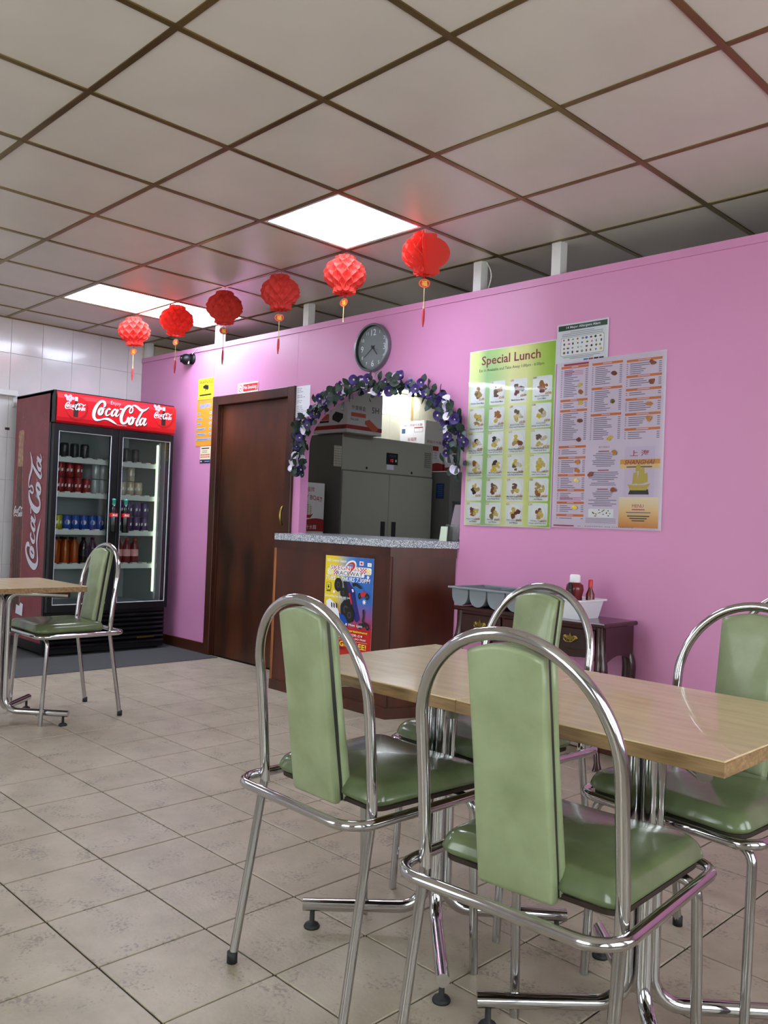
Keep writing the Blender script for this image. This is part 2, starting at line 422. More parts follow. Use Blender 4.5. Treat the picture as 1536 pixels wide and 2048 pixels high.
def script_logo(pr, m_, cu, cv, wd, rot=0., sy=1.):
    """the white script drinks lettering, 10 units wide before scaling"""
    k = wd/10; cr, sr = math.cos(rot), math.sin(rot)
    def xf(x, y): a, b = (x-5)*k, (y-1.75)*k*sy; return cu+a*cr-b*sr, cv+a*sr+b*cr
    S = []
    S.append([(1.95, 2.35, .10), (2.15, 2.7, .38), (2.1, 3.1, .40), (1.72, 3.3, .34), (1.2, 3.0, .40), (.68, 2.3, .50), (.36, 1.4, .56), (.38, .75, .50), (.75, .35, .36), (1.35, .38, .22), (2.1, .62, .22), (2.75, .66, .34), (3.4, .45, .36), (3.9, .2, .24), (4.35, -.02, .05)])
    def o(cx, cy, ww, hh, sl):
        q = []
        for i in range(13):
            t = 2*PI*i/12; x = math.cos(t)*ww; y = math.sin(t)*hh; q.append((cx+x+y*sl, cy+y, .25+.15*abs(math.cos(t))))
        return q
    S.append(o(1.5, 1.72, .30, .52, .32))
    S.append([(1.62, 2.2, .1), (1.95, 2.1, .09), (2.25, 2.25, .06)])
    S.append([(3.05, 2.1, .34), (2.98, 2.28, .24), (2.72, 2.2, .24), (2.48, 1.85, .34), (2.38, 1.5, .36), (2.5, 1.22, .26), (2.85, 1.3, .14), (3.25, 1.65, .08)])
    S.append([(4.15, 2.15, .2), (3.95, 2.3, .22), (3.65, 2.1, .26), (3.42, 1.7, .36), (3.4, 1.35, .32), (3.62, 1.25, .2), (3.95, 1.6, .16), (4.25, 2.2, .18)])
    S.append([(4.45, 2.35, .34), (4.25, 1.9, .36), (4.1, 1.5, .34), (4.22, 1.28, .26), (4.5, 1.4, .14), (4.75, 1.7, .05)])
    S.append([(4.75, 2.45, .22), (5.3, 2.5, .22)])
    S.append([(6.05, 1.0, .10), (6.3, 1.25, .34), (6.25, 1.0, .36), (6.0, .55, .34), (5.6, .28, .32), (5.22, .4, .42), (5.05, .95, .54), (5.2, 1.7, .54), (5.6, 2.5, .46), (6.2, 3.05, .36), (6.85, 3.05, .22), (7.1, 2.65, .2), (6.95, 2.2, .2), (6.6, 2.05, .2), (6.5, 2.4, .2), (6.8, 3.0, .2), (7.3, 3.3, .22), (7.9, 3.1, .36), (8.5, 2.72, .42), (9.1, 2.72, .34), (9.6, 2.98, .2), (10., 3.3, .04)])
    S.append(o(6.85, .82, .34, .56, .32))
    S.append([(7.0, 1.35, .1), (7.35, 1.2, .08), (7.7, 1.35, .06)])
    S.append([(8.95, 2.55, .2), (8.72, 2.3, .26), (8.3, 1.6, .34), (7.95, .9, .36), (7.8, .45, .34), (7.95, .2, .26), (8.2, .32, .14), (8.45, .55, .06)])
    S.append([(9.2, 1.3, .2), (9.0, 1.45, .22), (8.7, 1.25, .26), (8.47, .85, .36), (8.45, .48, .32), (8.67, .36, .2), (9.0, .75, .16), (9.3, 1.35, .18)])
    S.append([(9.5, 1.5, .34), (9.3, 1.05, .36), (9.15, .65, .34), (9.27, .4, .26), (9.5, .5, .14), (9.75, .8, .05)])
    for q in S:
        pr.brush(m_, q, xf); pr.d += .00002
    return pr

# ================================================================== THE SETTING
XL, XR, YF, YB = -5.18, 3.42, -5.6, 4.4
# ---- floor: 300 mm tiles laid square to the walls
floor = struct(M().use('grout').box(XL-.2, XR+.2, YF-.2, YB+.2, -.08, -.005).build('floor'), 'beige stone-look tiled floor')
TX, TY = -1.357, -2.757
tile_me = M().use('floor_tile').box(-.1472, .1472, -.1472, .1472, -.006, 0, .0015).mesh('tile')
for k in range(-8, 11):
    for l in range(-2, 9):
        part('tile', tile_me, floor, (TX+.3*k+.15, TY+.3*l+.15, 0))
rest = M().use('floor_tile')
for k in range(-13, 16):
    for l in range(-10, 24):
        if -8 <= k <= 10 and -2 <= l <= 8: continue
        x0, x1 = max(XL, TX+.3*k+.0022), min(XR, TX+.3*k+.2978); y0, y1 = max(YF, TY+.3*l+.0022), min(YB, TY+.3*l+.2978)
        if x1-x0 < .01 or y1-y0 < .01: continue
        if y0 < 0 < y1 and y1 > .0: y1 = 0. if y0 < -.02 else y1
        rest.box(x0, x1, y0, y1, -.006, 0)
o = rest.build('tile_field', floor); o['kind'] = 'stuff'

# ---- suspended ceiling, 600 mm grid with gold coloured rails
ceil = struct(M().use('white_paint').box(XL-.2, XR+.2, YF-.2, YB+.2, 2.66, 2.76).build('ceiling'), 'suspended ceiling of square off-white panels in gold rails')
ctile = M().use('ceiling_panel').box(-.298, .298, -.298, .298, 2.611, 2.623, .002).mesh('ceiling_tile')
LIGHTS = {(-3, -2), (-7, -2), (-7, -1), (-7, -7), (-7, -6), (-9, 4), (-9, 5), (-5, 4)}
edge = M().use('ceiling_panel')
for i in range(-9, 6):
    for j in range(-10, 8):
        if (i, j) in LIGHTS: continue
        x0, x1, y0, y1 = i*.6, i*.6+.6, j*.6, j*.6+.6
        if x0 < XL or x1 > XR or y0 < YF or y1 > YB:
            me = M().use('ceiling_panel').box(max(x0, XL)+.002, min(x1, XR)-.002, max(y0, YF)+.002, min(y1, YB)-.002, 2.611, 2.623).mesh('ceiling_tile')
            part('ceiling_tile', me, ceil)
        else: part('ceiling_tile', ctile, ceil, (x0+.3, y0+.3, 0))
for i in range(-8, 6):
    M().use('gold_rail').box(i*.6-.012, i*.6+.012, YF, YB, 2.606, 2.63).build('ceiling_rail', ceil)
for j in range(-9, 8):
    M().use('gold_rail').box(XL, XR, j*.6-.0115, j*.6+.0115, 2.6065, 2.63).build('ceiling_rail', ceil)
M().use('gold_rail').box(XL, XL+.02, YF, YB, 2.604, 2.63).build('ceiling_rail', ceil)

# ---- tiled wall on the left
wl = struct(M().use('wall_grout').box(XL-.2, XL-.005, YF, YB, 0, 2.66).build('wall_left'), 'wall of glossy pale wall tiles')
for nm, y0, y1 in (('wall_tile', -1.91, 0.), ('kitchen_tile', .0, YB)):
    TW, TH = .2525, .3375
    k = -8 if nm == 'wall_tile' else 0
    while True:
        a = -.14+TW*k; b = a+TW
        if a >= y1: break
        a2, b2 = max(a, y0)+.001, min(b, y1)-.001
        if b2-a2 > .02:
            for r_ in range(-7, 1):
                if nm == 'kitchen_tile' and r_ < -4: continue
                z0, z1 = 2.33+TH*r_, 2.33+TH*r_+TH
                z0 = max(z0, 0); z1 = min(z1, 2.612)
                M().use(nm).box(XL-.008, XL, a2, b2, z0+.001, z1-.001, .0012).build('wall_tile', wl)
        k += 1
o = M().use('wall_tile')
for k in range(-22, -7):
    for r_ in range(-7, 1):
        a = -.14+TW*k; z0, z1 = max(0, 2.33+TH*r_), min(2.612, 2.33+TH*r_+TH)
        if a+TW > -1.91 or a < YF: continue
        o.box(XL-.008, XL, a+.001, a+TW-.001, z0+.001, z1-.001)
o = o.build('wall_tile_field', wl); o['kind'] = 'stuff'
# ledge on the tiled wall
struct(M().use('white_paint').box(XL, XL+.06, -4.2, -1.10, 1.985, 2.03, .004).build('trim_1'), 'white ledge running along the tiled wall')

# ---- pink partition
def wtop(x): return 2.468-.0095*(x+5.18)
pw = M().use('pink_paint')
fnw = lambda u, v, d: (u, -d, v)
def slab(x0, x1, z0, z1=None, d0=-.07, d1=0.):
    pw.prism([(x0, z0), (x1, z0), (x1, z1 if z1 is not None else wtop(x1)), (x0, z1 if z1 is not None else wtop(x0))], fnw, d0, d1)
slab(XL, -4.0215, 0)
slab(-4.0195, -3.975, 0, 1.99); slab(-2.965, -2.9585, 0, 1.99); slab(-4.0195, -2.9585, 1.99)
slab(-2.9565, -2.877, 0)
slab(-1.406, XR, 0)
AX0, AX1, AZ, AB = -2.877, -1.406, 1.60, .35
acx, aw = (AX0+AX1)/2, (AX1-AX0)/2
def arch_z(x): return AZ + AB*math.sqrt(max(0, 1-((x-acx)/aw)**2))
N = 36
axs = [acx - aw*math.cos(PI*i/N) for i in range(N+1)]
for a, b in zip(axs[:-1], axs[1:]):
    pw.prism([(a, arch_z(a)), (b, arch_z(b)), (b, wtop(b)), (a, wtop(a))], fnw, -.07, 0)
slab(AX0, AX1, 0, .955)
wr = struct(pw.build('wall_right'), 'pink painted partition wall with an arched serving hatch')
# backing strips behind the board joints, top edge board and studs up to the ceiling
for x in (-4.0205, -2.9575): M().use('pink_paint').box(x-.03, x+.03, .045, .068, 1.99, wtop(x)-.01).build('joint_strip', wr)
t = M().use('pink_paint'); t.prism([(XL, wtop(XL)-.035), (XR, wtop(XR)-.035), (XR, wtop(XR)+.004), (XL, wtop(XL)+.004)], fnw, -.075, .008)
struct(t.build('trim_2'), 'pink cap board along the top of the partition')
for x in (-5.13, -4.0, -2.892, -1.349, -.815):
    wd = .028
    M().use('white_paint').box(x-wd, x+wd, .002, .062, wtop(x), 2.612).build('stud', wr)
wire = M().use('white_paint').tube(catmull([(-1.305, .03, 2.60), (-1.275, .03, 2.55), (-1.27, .03, 2.5), (-1.29, .03, 2.44)], 5), .003, 6).build('wire', wr)
# skirting
struct(M().use('frame_wood').box(XL, -3.99, -.018, 0, 0, .085, .003).build('baseboard_right'), 'dark brown skirting board under the pink wall')
struct(M().use('frame_wood').box(-1.36, XR, -.018, 0, 0, .085, .003).build('baseboard_right_end'), 'dark brown skirting board behind the console table')
# other walls
wf = M().use('white_paint'); wf.box(XL, XR, YF-.15, YF, 0, .5); wf.box(XL, XR, YF-.15, YF, 2.4, 2.66)
xs = [XL]+[v for ab in WINS for v in ab]+[XR]
for a, b in zip(xs[0::2], xs[1::2]): wf.box(a, b, YF-.15, YF, .5, 2.4)
struct(wf.build('wall_front'), 'white wall with shop windows')
for n_, (a, b) in enumerate(WINS):
    r_ = struct(empty('window_%d' % (n_+1), ((a+b)/2, YF-.07, .5)), 'unseen shop window with white frame, put in for side daylight'); hw = (b-a)/2
    f = M().use('white_paint')
    f.box(-hw, hw, -.03, .03, 0, .05); f.box(-hw, hw, -.03, .03, 1.85, 1.9); f.box(-hw, -hw+.05, -.03, .03, .05, 1.85); f.box(hw-.05, hw, -.03, .03, .05, 1.85)
    f.build('window_frame', r_)
    M().use('clear_pane').box(-hw+.05, hw-.05, -.003, .003, .05, 1.85).build('pane', r_)
wn = M().use('white_paint'); wn.box(XR, XR+.15, YF, YB, 0, .5); wn.box(XR, XR+.15, YF, YB, 2.4, 2.66)
ys = [YF]+[v for ab in SIDE for v in ab]+[YB]
for a, b in zip(ys[0::2], ys[1::2]): wn.box(XR, XR+.15, a, b, .5, 2.4)
struct(wn.build('wall_near'), 'white side wall with window openings added for daylight')
for n_, (a, b) in enumerate(SIDE):
    r_ = struct(empty('window_%d' % (n_+3), (XR+.07, (a+b)/2, .5), PI/2), 'unseen shop window with white frame, put in for side daylight'); hw = (b-a)/2
    f = M().use('white_paint')
    f.box(-hw, hw, -.03, .03, 0, .05); f.box(-hw, hw, -.03, .03, 1.85, 1.9); f.box(-hw, -hw+.05, -.03, .03, .05, 1.85); f.box(hw-.05, hw, -.03, .03, .05, 1.85)
    f.build('window_frame', r_)
    M().use('clear_pane').box(-hw+.05, hw-.05, -.003, .003, .05, 1.85).build('pane', r_)
struct(M().use('white_paint').box(XL, XR, YB, YB+.15, 0, 2.66).build('wall_kitchen'), 'pale kitchen end wall')
struct(M().use('white_paint').box(1.7, 1.8, .07, YB, 0, 2.66).build('wall_kitchen_side'), 'pale kitchen side wall')

# ---- brown door
d1 = struct(empty('door_1', (0, 0, 0)), 'dark brown flush door in a brown frame with brass handle')
f = M().use('frame_wood')
f.box(-3.99, -3.912, -.022, .06, 0, 2.035, .004); f.box(-3.032, -2.957, -.022, .06, 0, 2.035, .004); f.box(-3.912, -3.032, -.021, .06, 1.962, 2.034, .004)
f.build('door_frame', d1)
M().use('frame_wood').box(-3.912, -3.895, .012, .05, 0, 1.962).build('door_stop', d1)
sl = M().use('door_wood').box(-3.91, -3.034, .02, .058, .004, 1.96, .002).build('door_slab', d1)
h_ = M().use('brass'); h_.tube(catmull([(-3.05, .02, 1.045), (-3.05, -.012, 1.05), (-3.05, -.03, 1.08), (-3.05, -.034, 1.112), (-3.05, -.03, 1.145), (-3.05, -.012, 1.175), (-3.05, .02, 1.18)], 4), [.006]*4+[.009]*4+[.010]*9+[.009]*4+[.006]*4, 8)
h_.lathe([(.001, .012), (.014, .012), (.014, .02)], (-3.05, 0, 1.046), 10, 'y'); h_.lathe([(.001, .012), (.014, .012), (.014, .02)], (-3.05, 0, 1.179), 10, 'y')
h_.build('door_handle', d1)

# ---- ceiling light panels
def light_panel(x0, x1, y0, y1, label, group=None):
    e_ = tag(empty('ceiling_light', ((x0+x1)/2, (y0+y1)/2, H)), label, 'light', group); a, b = (x1-x0)/2, (y1-y0)/2
    f = M().use('light_rim')
    f.box(-a+.012, a-.012, -b+.012, -b+.03, -.001, .02); f.box(-a+.012, a-.012, b-.03, b-.012, -.001, .02)
    f.box(-a+.012, -a+.03, -b+.03, b-.03, -.001, .02); f.box(a-.03, a-.012, -b+.03, b-.03, -.001, .02)
    f.build('frame', e_)
    M().use('panel_light').box(-a+.03, a-.03, -b+.03, b-.03, .002, .015).build('diffuser', e_)
light_panel(-1.8, -1.2, -1.2, -.6, 'square glowing ceiling panel light above the red lanterns')
light_panel(-4.2, -3.6, -1.2, 0, 'long glowing ceiling panel light in front of the security camera wall')
light_panel(-4.2, -3.6, -4.2, -3.0, 'long ceiling panel light at the window end of the tiled wall')
light_panel(-5.17, -4.95, 2.4, 3.6, 'kitchen ceiling panel light above the steel fridge')
light_panel(-2.95, -2.45, 2.45, 2.95, 'small unseen kitchen ceiling panel added to brighten the steel fridge front')  # made-up panel out of view, added to brighten the fridge front
part('ceiling_tile', M().use('ceiling_panel').box(-2.998, -2.402, 2.402, 2.998, 2.618, 2.626).mesh('ceiling_tile'), ceil)
# ---- carpet strip
tag(M().use('carpet').box(XL+.001, -3.775, -3.6, -.02, 0, .004).build('floor_mat'), 'dark grey carpet mat under the red drinks fridge', 'mat')

# ================================================================== FURNITURE
# ---- chrome chairs with green vinyl (local: faces +Y, origin on the floor)
def make_chair():
    e_ = empty('dining_chair')
    zf = .448
    loop = fillet([(-.222, -.262, zf), (.222, -.262, zf), (.222, .199, zf), (-.222, .199, zf)], [.065, .065, .05, .05], 6, True)
    M().tube(loop, .0115, 10, True).build('seat_frame', e_, 'chrome')
    # hoop: uprights and semicircular top, leaning back a little
    ptsL = [(-.2, -.184, .435), (-.202, -.187, .50), (-.202, -.198, .62), (-.202, -.208, .709)]
    arc = [(-.202*math.cos(PI*k/16), -.208-.041*math.sin(PI*k/16), .709+.202*math.sin(PI*k/16)) for k in range(1, 16)]
    hoop = ptsL + arc + [(-x, y, z) for x, y, z in reversed(ptsL)]
    M().tube(catmull(hoop, 2), .0122, 12).build('back_hoop', e_, 'chrome')
    for s in (-1, 1):
        M().tube([(s*.2, -.184, .449), (s*.203, -.218, .24), (s*.207, -.254, .02)], .0108, 10).build('leg', e_, 'chrome_worn')
        M().lathe([(.001, 0), (.0135, 0), (.0135, .026), (.011, .027)], (s*.2073, -.2565, 0), 10).build('foot_cap', e_, 'rubber')
    for s in (-1, 1):
        M().tube(fillet([(s*.04, .135, .43), (s*.2, .15, .43), (s*.203, .172, 0.001)], [0, .035, 0], 5), .0108, 10).build('leg', e_, 'chrome_worn')
    # seat
    out = fillet([(-.192, -.166, 0), (.192, -.166, 0), (.206, .204, 0), (-.206, .204, 0)], [.035, .035, .045, .045], 5, True)
    q = []                       # densify the outline
    for i, p_ in enumerate(out):
        n_ = out[(i+1) % len(out)]; L = (n_-p_).length; m_ = max(1, int(L/.03))
        for k in range(m_): q.append(tuple((p_+(n_-p_)*(k/m_)).to_2d()))
    fn = lambda u, v, d: (u, v, .4605+d)
    M().pad(q, fn, .048, .042, .012, 6, 5).build('seat_cushion', e_, 'vinyl_shaded')
    M().prism([(u*.95, .0155+(v-.0155)*.95) for u, v in q], lambda u, v, d: (u, v, d), .452, .461).build('seat_board', e_, 'seat_board')
    # back pads: an upright strip between hoop top and seat
    def back(u, v, d):           # d towards the rear
        y = -.159-(v-.42)*.15; return (u, y-d, v)
    top = .893
    ol = [(-.081, .425), (.081, .425)]
    side = [(.0775, z) for z in (.5, .58, .66, .74, .82)]
    cap = [(.0775*(1-k/5), .705+math.sqrt(.188**2-(.0775*(1-k/5))**2)) for k in range(0, 11)]
    ring = [(-.072, .447), (-.04, .447), (0, .447), (.04, .447), (.072, .447), (.077, .452)]+side+cap+[(-x, z) for x, z in reversed(side)]+[(-.077, .452)]
    ring2 = [(u*.955, .66+(v-.66)*.985) for u, v in ring]
    M().pad(ring, lambda u, v, d: back(u, v, .004+d), .022, .010, .001, 4, 3).build('back_pad', e_, 'vinyl')
    M().pad([(-u, v) for u, v in ring], lambda u, v, d: back(u, v, -.006-d), .026, .018, .006, 4, 3).build('front_pad', e_, 'vinyl')
    M().prism(ring2, lambda u, v, d: back(u, v, d), -.007, .005).build('back_board', e_, 'piping')
    return e_
CH = 'green vinyl chrome chair '
CHAIRS = [(.246, -2.252, -1.8, 'facing the pink wall at the joined table nearer the counter'),
          (.847, -2.312, 4.85, 'facing the pink wall at the joined table farther from the counter'),
          (.198, -1.735, 177., 'between the console table and the joined table nearer the counter'),
          (.850, -1.722, 175., 'backing the pink wall at the joined table farther from the counter'),
          (-2.684, -1.762, 180., 'tucked under the lone table in front of the drinks fridge'),
          (.735, -.99, 180., 'standing against the pink wall behind the joined tables')]
proto = make_chair()
for i, (x, y, a, lb) in enumerate(CHAIRS):
    c = proto if i == 0 else clone(proto)
    c.location = (x, y, 0); c.rotation_euler.z = math.radians(a); tag(c, CH+lb, 'chair', 'green vinyl chairs')

# ---- oak topped cafe tables on four bundled chrome tubes
ZT = .712
def make_table():
    e_ = empty('cafe_table')
    t = M().use('oak').box(-.298, .298, -.3, .3, ZT-.004, ZT, .0015)
    tt = t.build('table_top', e_)
    M().use('oak_edge').box(-.299, .299, -.301, .301, ZT-.029, ZT-.0035, .001).build('edge_band', tt)
    for sx in (-1, 1):
        for sy in (-1, 1):
            c = .0185
            p_ = [(sx*.235, sy*.235, ZT-.048), (sx*c, sy*c, ZT-.048), (sx*c, sy*c, .066), (sx*.250, sy*.250, .060)]
            M().tube(fillet(p_, [0, .055, .07, 0], 7), .0165, 12).build('column_tube', e_, 'chrome')
            g = M(); g.lathe([(.001, 0), (.021, 0), (.022, .004), (.018, .010), (.007, .015), (.0065, .046), (.001, .046)], (sx*.232, sy*.232, 0), 14)
            g.build('levelling_foot', e_, 'rubber')
    M().use('piping').box(-.1, .1, -.1, .1, ZT-.034, ZT-.028).build('mount_plate', e_)
    return e_
tp = make_table()
TABLES = [(.25, -2.005, 0, 'oak topped square table with chrome column, the joined one nearer the counter'),
          (.8487, -2.005, 0, 'oak topped square table with chrome column, the joined one farther from the counter'),
          (-2.665, -2.07, 0, 'oak topped square table standing alone in front of the drinks fridge')]
for i, (x, y, a, lb) in enumerate(TABLES):
    c = tp if i == 0 else clone(tp)
    c.location = (x, y, 0); c.rotation_euler.z = math.radians(a); tag(c, lb, 'table', 'oak cafe tables')

# ---- serving counter
ct = tag(empty('serving_counter', (-2.1, -.2, 0)), 'dark brown wood serving counter below the arched hatch', 'counter')
ct.location = (0, 0, 0)
PL, PC, PR = (-2.625, -.385), (-1.575, -.385), (-1.425, -.004)
b = M().use('dark_wood'); b.prism([PL, PC, PR, (-2.625, -.004)], lambda u, v, d: (u, v, d), 0, .957); b.build('body', ct)
def along(a, b_, d): # offset a segment outwards (to -Y / +X)
    n = Vector((b_[1]-a[1], -(b_[0]-a[0]))).normalized()*d; return (a[0]+n.x, a[1]+n.y), (b_[0]+n.x, b_[1]+n.y)
for z0, z1, dd, nm in ((.905, .957, .010, 'top_band'), (0, .062, .014, 'plinth')):
    a0, a1 = along(PL, PC, dd); b0, b1 = along(PC, PR, dd)
    # mitre point
    k = dd*math.tan(math.radians(34)); cx = (PC[0]+k, PC[1]-dd)
    M().use('dark_wood').prism([a0, cx, PC, PL], lambda u, v, d: (u, v, d), z0, z1).build(nm, ct)
    M().use('dark_wood').prism([cx, b1, PR, PC], lambda u, v, d: (u, v, d), z0, z1).build(nm, ct)
M().use('frame_wood').box(-1.586, -1.564, -.391, -.372, .062, .905, .003).build('corner_strip', ct)
M().use('lipping_wood').box(-2.634, -2.612, -.391, -.36, .06, .905, .004).build('edge_lipping', ct)
o = M().use('granite'); o.prism([(-2.605, -.412), (-1.562, -.412), (-1.4065, -.012), (-1.4065, .34), (-2.8765, .34), (-2.8765, .0), (-2.72, -.002)], lambda u, v, d: (u, v, d), .9575, .998)
o = o.build('worktop'); tag(o, 'speckled grey granite worktop lying on the serving counter', 'worktop')

# ---- console table by the pink wall
X0, X1, Y0, Y1, ZC = -1.165, -.255, -.325, -.025, .672
cs = tag(empty('console_table', (0, 0, 0)), 'dark mahogany console table with brass drawer pulls against the pink wall', 'side table')
M().use('console_wood').box(X0, X1, Y0, Y1, ZC-.022, ZC, .006).build('table_top', cs)
a0, a1 = X0+.02, X1-.02
fr = []
zb = ZC-.17
poly = [(a0, ZC-.022), (a0, zb-.03)]
for k in range(25):
    t = k/24; x = a0+.05+(a1-a0-.1)*t; poly.append((x, zb + .012*math.cos(t*6*PI) - .03*(abs(t-.5)*2)**6 + .012))
poly += [(a1, zb-.03), (a1, ZC-.022)]
M().use('console_wood').prism(poly, plane_y(Y0+.02), -.015, 0).build('apron', cs)
for sx in (a0, a1):
    pl = [(Y0+.03, ZC-.022), (Y0+.03, zb-.02)]+[(Y0+.05+(.2)*k/10, zb+.025*math.sin(PI*k/10)-.01) for k in range(11)]+[(Y1-.02, zb-.02), (Y1-.02, ZC-.022)]
    M().use('console_wood').prism(pl, lambda u, v, d, sx=sx: (sx+d, u, v), -.008, .008).build('side_apron', cs)
M().use('console_wood').box(a0, a1, Y1-.02, Y1-.008, zb, ZC-.022).build('back_apron', cs)
dw = (a1-a0-.06)/3
pull = M().use('brass')
pull.lathe([(.001, -.004), (.011, -.004), (.012, 0)], (-.028, 0, 0), 8, 'y'); pull.lathe([(.001, -.004), (.011, -.004), (.012, 0)], (.028, 0, 0), 8, 'y')
pull.prism([(-.034, 0), (-.02, -.014), (-.008, -.008), (0, -.02), (.008, -.008), (.02, -.014), (.034, 0), (.022, .012), (.009, .008), (0, .024), (-.009, .008), (-.022, .012)], lambda u, v, d: (u, -d, v), 0, .003)
pull.tube([(-.028, -.004, .0), (-.027, -.014, -.008), (-.015, -.017, -.017), (.015, -.017, -.017), (.027, -.014, -.008), (.028, -.004, 0)], .0025, 6)
pull_me = pull.mesh('pull')
for k in range(3):
    xa = a0+.03+k*dw; dr = M().use('console_wood').box(xa+.008, xa+dw-.008, Y0+.008, Y0+.02, zb+.035, ZC-.035, .004).build('drawer', cs)
    part('pull', pull_me, dr, (xa+dw/2, Y0+.007, (zb+ZC)/2+.002))
for sx, cx in ((1, a0+.022), (-1, a1-.022)):
    for sy, cy in ((1, Y0+.035), (-1, Y1-.04)):
        ox, oy = -sx*.012, -sy*.012
        path = [(cx, cy, ZC-.022), (cx+ox*.3, cy+oy*.3, ZC-.13), (cx+ox*1.2, cy+oy*1.2, ZC-.22), (cx+ox*.6, cy+oy*.6, ZC-.36), (cx-ox*.4, cy-oy*.4, .22), (cx-ox*.5, cy-oy*.5, .09), (cx+ox*.6, cy+oy*.6, .035), (cx+ox*1., cy+oy*1., .0)]
        M().use('console_wood').tube(catmull(path, 4), [.024]*5+[.030]*4+[.034]*4+[.024]*4+[.017]*4+[.015]*4+[.021]*4+[.023]*1 if False else [max(.013, w_) for w_ in [.024+.009*math.exp(-((k-9)/4)**2)-.010*max(0, min(1, (k-11)/7))+.010*max(0, (k-24)/4) for k in range(29)]], 10).build('leg', cs)

# things on the console
ty = ZC
tr = tag(empty('cutlery_tray', (0, 0, 0)), 'grey plastic cutlery tray with four rounded compartments on the console table', 'tray')
tx0, tx1, ty0, ty1, tz = -1.175, -.705, -.325, -.055, ty+.096
rim = M().use('grey_plastic')
rim.box(tx0-.014, tx1+.014, ty0-.014, ty0+.006, tz-.006, tz+.004, .002); rim.box(tx0-.014, tx1+.014, ty1-.006, ty1+.014, tz-.006, tz+.004, .002)
rim.box(tx0-.014, tx0+.006, ty0, ty1, tz-.006, tz+.003); rim.box(tx1-.006, tx1+.014, ty0, ty1, tz-.006, tz+.003)
rim.build('rim', tr)
cw = (tx1-tx0)/4
for k in range(4):
    c0, c1 = tx0+k*cw+.004, tx0+(k+1)*cw-.004; cm_ = (c0+c1)/2; hw = (c1-c0)/2
    prof = [(-hw, 0), (-hw*.98, -.03)]+[(-hw*.97*math.cos(PI*j/10), -.036-.055*math.sin(PI*j/10)) for j in range(11)]+[(hw*.98, -.03), (hw, 0)]
    g = M().use('grey_plastic'); n = len(prof)
    vs = [(cm_+u, ty0+.002, tz-.003+v) for u, v in prof]+[(cm_+u, ty1-.002, tz-.003+v) for u, v in prof]
    vi = [(cm_+u*.95, ty0+.005, tz-.003+v*.95) for u, v in prof]+[(cm_+u*.95, ty1-.005, tz-.003+v*.95) for u, v in prof]
    g.add(vs, [(i+1, i, n+i, n+i+1) for i in range(n-1)], True); g.add(vi, [(i, i+1, n+i+1, n+i) for i in range(n-1)], True)
    g.add(vs, [tuple(range(n))]); g.add(vs, [tuple(range(n, 2*n))[::-1]]); g.add(vi, [tuple(range(n))[::-1], tuple(range(n, 2*n))])
    g.build('compartment', tr)
bk = tag(empty('basket', (0, 0, 0)), 'small white plastic tub holding the sauces on the console table', 'tub')
bx0, bx1, by0, by1, bz = -.625, -.405, -.30, -.09, ty
def taper(mb, x0, x1, y0, y1, z0, z1, g):
    vs = [(x0+g, y0+g, z0), (x1-g, y0+g, z0), (x1-g, y1-g, z0), (x0+g, y1-g, z0), (x0, y0, z1), (x1, y0, z1), (x1, y1, z1), (x0, y1, z1)]
    return mb.add(vs, [(3, 2, 1, 0), (0, 1, 5, 4), (1, 2, 6, 5), (2, 3, 7, 6), (3, 0, 4, 7)])
t = M().use('paper'); taper(t, bx0, bx1, by0, by1, bz, bz+.088, .018); t.build('bowl', bk)
g = M().use('paper'); g.box(bx0-.012, bx1+.012, by0-.012, by0+.002, bz+.084, bz+.092, .002); g.box(bx0-.012, bx1+.012, by1-.002, by1+.012, bz+.084, bz+.092, .002)
g.box(bx0-.012, bx0+.002, by0, by1, bz+.084, bz+.092); g.box(bx1-.002, bx1+.012, by0, by1, bz+.084, bz+.092); g.build('rim', bk)
mat('ketchup', '#6b1410', .25, coat=.3); mat('sauce_dark', '#17100d', .2)
kb = tag(empty('ketchup_bottle', (-.50, -.20, bz+.004)), 'squat red sauce bottle with white cap in the white tub', 'bottle')
M().lathe([(.001, 0), (.034, 0), (.037, .01), (.036, .10), (.043, .13), (.040, .152), (.026, .163), (.022, .166)], (0, 0, 0), 20).build('body', kb, 'ketchup')
M().lathe([(.024, .164), (.026, .166), (.025, .196), (.020, .202), (.001, .202)], (0, 0, 0), 18).build('cap', kb, 'logo_white')
M().prism([(-.02, .03), (.02, .03), (.02, .085), (-.02, .085)], lambda u, v, d: (.0365*math.sin(u/.0365), -.0365*math.cos(u/.0365)-d, v), 0, .001).build('label_sticker', kb, 'paper')
sb = tag(empty('sauce_bottle', (-.492, -.253, bz+.004)), 'slim black sauce bottle in front of the white capped sauce', 'bottle')
M().lathe([(.001, 0), (.021, 0), (.022, .006), (.022, .10), (.010, .125), (.0095, .135)], (0, 0, 0), 16).build('body', sb, 'sauce_dark')
M().lathe([(.011, .133), (.011, .160), (.009, .164), (.001, .164)], (0, 0, 0), 14).build('cap', sb, 'black_plastic')
rb = tag(empty('sauce_bottle', (-.445, -.15, bz+.004)), 'slim red sauce bottle with red cap beside the white capped sauce', 'bottle')
M().lathe([(.001, 0), (.02, 0), (.021, .006), (.021, .11), (.010, .135), (.0095, .145)], (0, 0, 0), 16).build('body', rb, 'ketchup')
M().lathe([(.011, .143), (.011, .176), (.009, .18), (.001, .18)], (0, 0, 0), 14).build('cap', rb, 'coke_red')

